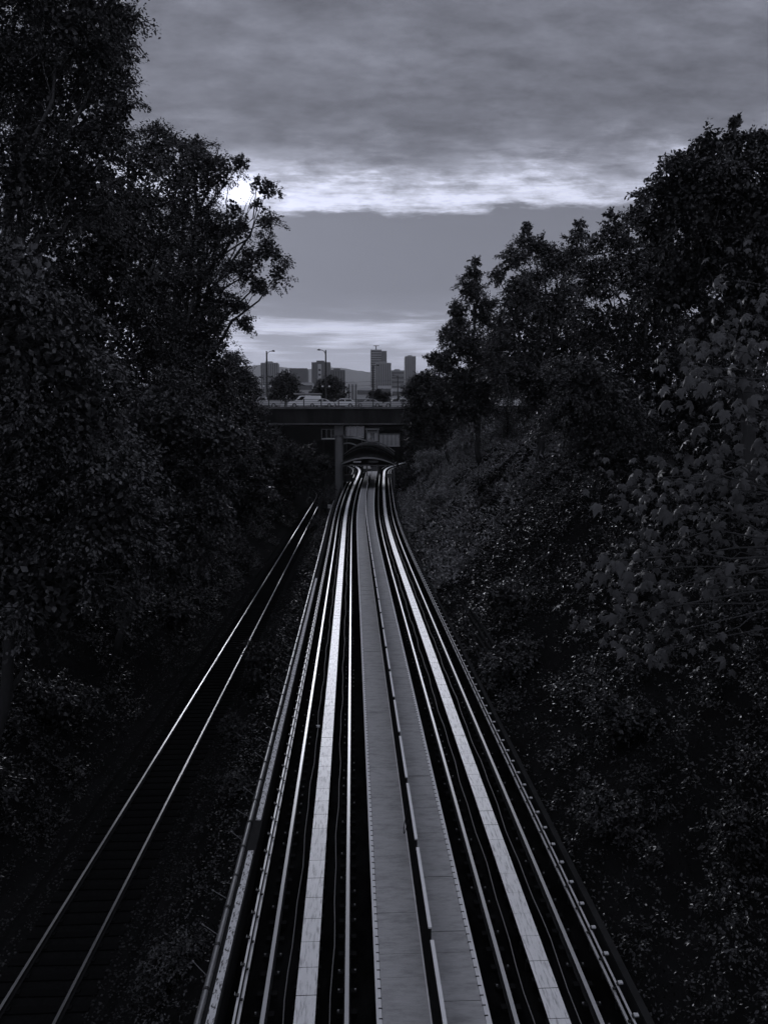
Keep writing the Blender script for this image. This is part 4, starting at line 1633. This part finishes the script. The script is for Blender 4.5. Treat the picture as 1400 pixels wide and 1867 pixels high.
def grass():
    rng = np.random.default_rng(74)
    nt_ = 620
    dm = rng.uniform(48, 118, nt_)
    tm = rng.random(nt_)
    hm = rng.uniform(.25, 1.3, nt_)
    n = 30000
    pick = rng.integers(0, nt_, n)
    off = rng.normal(0, .5, (n, 2))
    rr = np.minimum(np.linalg.norm(off, axis=1), 1.2)
    rad = rng.uniform(.5, 1.3, nt_)[pick]
    P = []
    for i in range(n):
        dd = dm[pick[i]] + off[i, 1] * rad[i]
        x = max(gx(dd, 5.3) + 11.0 * tm[pick[i]] + off[i, 0] * rad[i], gx(dd, 5.1))
        P.append((x, dd, ground_z(x, dd)))
    P = np.array(P)
    P[:, 2] += hm[pick] * (1 - .6 * rr ** 2) * rng.uniform(.4, 1.0, n)
    ax = rng.normal(0, .45, (n, 3)) + np.concatenate([off * .8, np.full((n, 1), .35)], axis=1)
    nm = rng.normal(0, .6, (n, 3)) + np.array([-.2, -.6, .6])
    tag(link('tall_grass', leaf_mesh('tall_grass', P, ax, nm, rng.uniform(.22, .48, n), 'grass_blade', .28)), 'pale tall grass on the open slope of the right bank', kind='stuff')


grass()

# --- single shrubs


def shrub_proto(seed, n, L, mat):
    rng = np.random.default_rng(seed)
    lobes = [(0, 0, .55, .62, .62, .5)] + [(cos(a) * .5, sin(a) * .5, rng.uniform(.3, .8), .42, .42, .38) for a in rng.uniform(0, 6.28, 6)]
    P, A, Nn, LL, WW = crown_arrays(lobes, n, L, rng, 14, .17, .08)
    P[:, 2] = np.maximum(P[:, 2], .02)
    leaf = leaf_mesh('foliage', P, A, Nn, LL, mat, WW)
    m = MB()
    stems = []
    for j in range(4):
        a = j * 1.6 + rng.uniform(-.3, .3)
        m = MB().tube([(0.04 * cos(a), .04 * sin(a), -.25), (.2 * cos(a), .2 * sin(a), .3), (.45 * cos(a), .45 * sin(a), .75)], [.025, .018, .008], 5)
        o = m.build('stem', 'bark')
        stems.append(o.data)
        bpy.data.objects.remove(o)
    return leaf, stems


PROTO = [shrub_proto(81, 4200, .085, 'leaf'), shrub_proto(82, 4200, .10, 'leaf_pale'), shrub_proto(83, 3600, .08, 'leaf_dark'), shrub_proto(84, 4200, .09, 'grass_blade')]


def shrub(label, x, d, r, kind, h=1.0, z=None, group='single shrubs on the banks'):
    zz = ground_z(x, d) if z is None else z
    root = tag(empty('shrub', (x, d, zz - .05), x * 3 + d), label, 'shrub', group)
    root.scale = (r, r, r * h)
    leaf, stems = PROTO[kind]
    link('foliage', leaf, root)
    for s in stems:
        link('stem', s, root)


for lab, x, d, r, kd, h in (
    ('round bush between the freight track and the guideway', -4.75, 41, 1.55, 1, 1.25),
    ('low bush overlapping the right freight rail in front of the round bush', -5.35, 34, 1.0, 0, .9),
    ('tall narrow bush at the left edge of the guideway below the bridge pier', -3.5, 103, 1.5, 1, 2.4),
    ('bush at the foot of the tall narrow one by the pale equipment box', -4.1, 94, 1.5, 1, 1.1),
    ('leafy bush at the very bottom left of the conduit pipe', -3.9, 15.8, .8, 1, 1.0),
    ('small bush beside the conduit pipe near the missing trough cover', -3.7, 23.5, .7, 1, .9),
    ('rounded shrub at the foot of the right bank beside the plank wall', 6.2, 30, 1.5, 1, 1.0),
    ('spreading shrub above the plank wall on the right bank', 7.6, 36, 1.7, 1, .9),
    ('rounded dark bush half way up the right bank below the spruce', 10.6, 60, 2.0, 2, 1.2),
    ('shrub at the foot of the grassy slope beside the right track', 8.6, 74, 2.0, 3, 1.0),
    ('dense shrub under the right end of the bridge', 8.6, 112, 2.4, 0, 1.4),
    ('pale shrub on the bank just before the right end of the bridge', 10.4, 103, 3.0, 3, 1.3),
    ('pale bushy shrub high on the right bank above the grass', 13.0, 82, 3.0, 3, 1.2),
    ('shrub below the maple on the right bank', 7.8, 20.5, 1.3, 0, .9),
    ('low shrub at the lower right beside the guideway parapet', 6.5, 17.5, 1.1, 0, .8),
    ('sprawling shrub in the bottom right corner', 8.2, 14.2, 1.2, 2, .8),
    ('shrub on the left bank close to the freight track in the foreground', -12.2, 24, 1.8, 0, 1.0),
    ('shrub on the left bank behind the foreground one', -12.4, 32, 1.9, 0, 1.0),
    ('shrub at the foot of the left bank where the rails draw together', -12.0, 50, 2.0, 1, 1.0),
    ('far shrub at the foot of the left bank before the bridge', -11.8, 78, 2.2, 0, 1.2)):
    shrub(lab, x, d, r, kd, h)


def plank_wall():
    root = tag(empty('plank_wall', (gx(37, 5.6), 37, 0)), 'weathered low wall of stacked planks at the foot of the right bank', 'wall')
    rnd = random.Random(6)
    for i in range(5):
        for j in range(2):
            x = .12 * i
            MB().box(x, x + .12, -4.5 + j * 4.52 + rnd.uniform(-.1, .1), -.03 + j * 4.52, -.35 + i * .21, -.16 + i * .21).build('plank', 'parapet', root)


plank_wall()


def pebbles():
    rng = np.random.default_rng(91)
    n = 9000
    d = 13 * (70 / 13) ** rng.random(n)
    off = np.where(rng.random(n) < .5, rng.uniform(1.2, 2.9, n), rng.uniform(-3.2, -1.3, n))
    c = np.array([(fx(a) + b, a, (fz(a) - .205 if abs(b) < 1.7 else max(fz(a) - .205 - (abs(b) - 1.65) * .5, ground_z(fx(a) + b, a))) + .012) for a, b in zip(d, off)])
    s = rng.uniform(.018, .05, n)[:, None]
    base = np.array([(1, 0, 0), (-1, 0, 0), (0, 1, 0), (0, -1, 0), (0, 0, .8), (0, 0, -.8)], float)
    v = c[:, None, :] + base[None] * s[:, :, None] * rng.uniform(.6, 1.3, (n, 6, 1)) + rng.normal(0, .2, (n, 6, 3)) * s[:, :, None]
    f0 = np.array([(0, 2, 4), (2, 1, 4), (1, 3, 4), (3, 0, 4), (2, 0, 5), (1, 2, 5), (3, 1, 5), (0, 3, 5)])
    f = (np.arange(n)[:, None, None] * 6 + f0[None]).reshape(-1, 3)
    tag(link('gravel', np_mesh('gravel', v.reshape(-1, 3), f, ['pebble'])), 'loose gravel beside the freight rails', kind='stuff')


pebbles()

# ------------------------------------------------------------------ haze
HAZE = 0.9e-4


def haze():
    o = MB().box(-5200, 5200, -60, 7800, -14, 640).build('haze', [])
    m = bpy.data.materials.new('haze')
    m.use_nodes = True
    nt = m.node_tree
    nt.nodes.clear()
    out = N(nt, 'ShaderNodeOutputMaterial')
    pv = N(nt, 'ShaderNodeVolumePrincipled')
    pv.inputs['Color'].default_value = (.92, .93, .95, 1)
    pv.inputs['Density'].default_value = HAZE
    pv.inputs['Anisotropy'].default_value = 0.2
    pv.inputs['Density Attribute'].default_value = ''
    m.cycles.homogeneous_volume = True
    nt.links.new(pv.outputs[0], out.inputs['Volume'])
    o.data.materials.append(m)
    tag(o, 'thin haze over the whole place', kind='stuff')


haze()
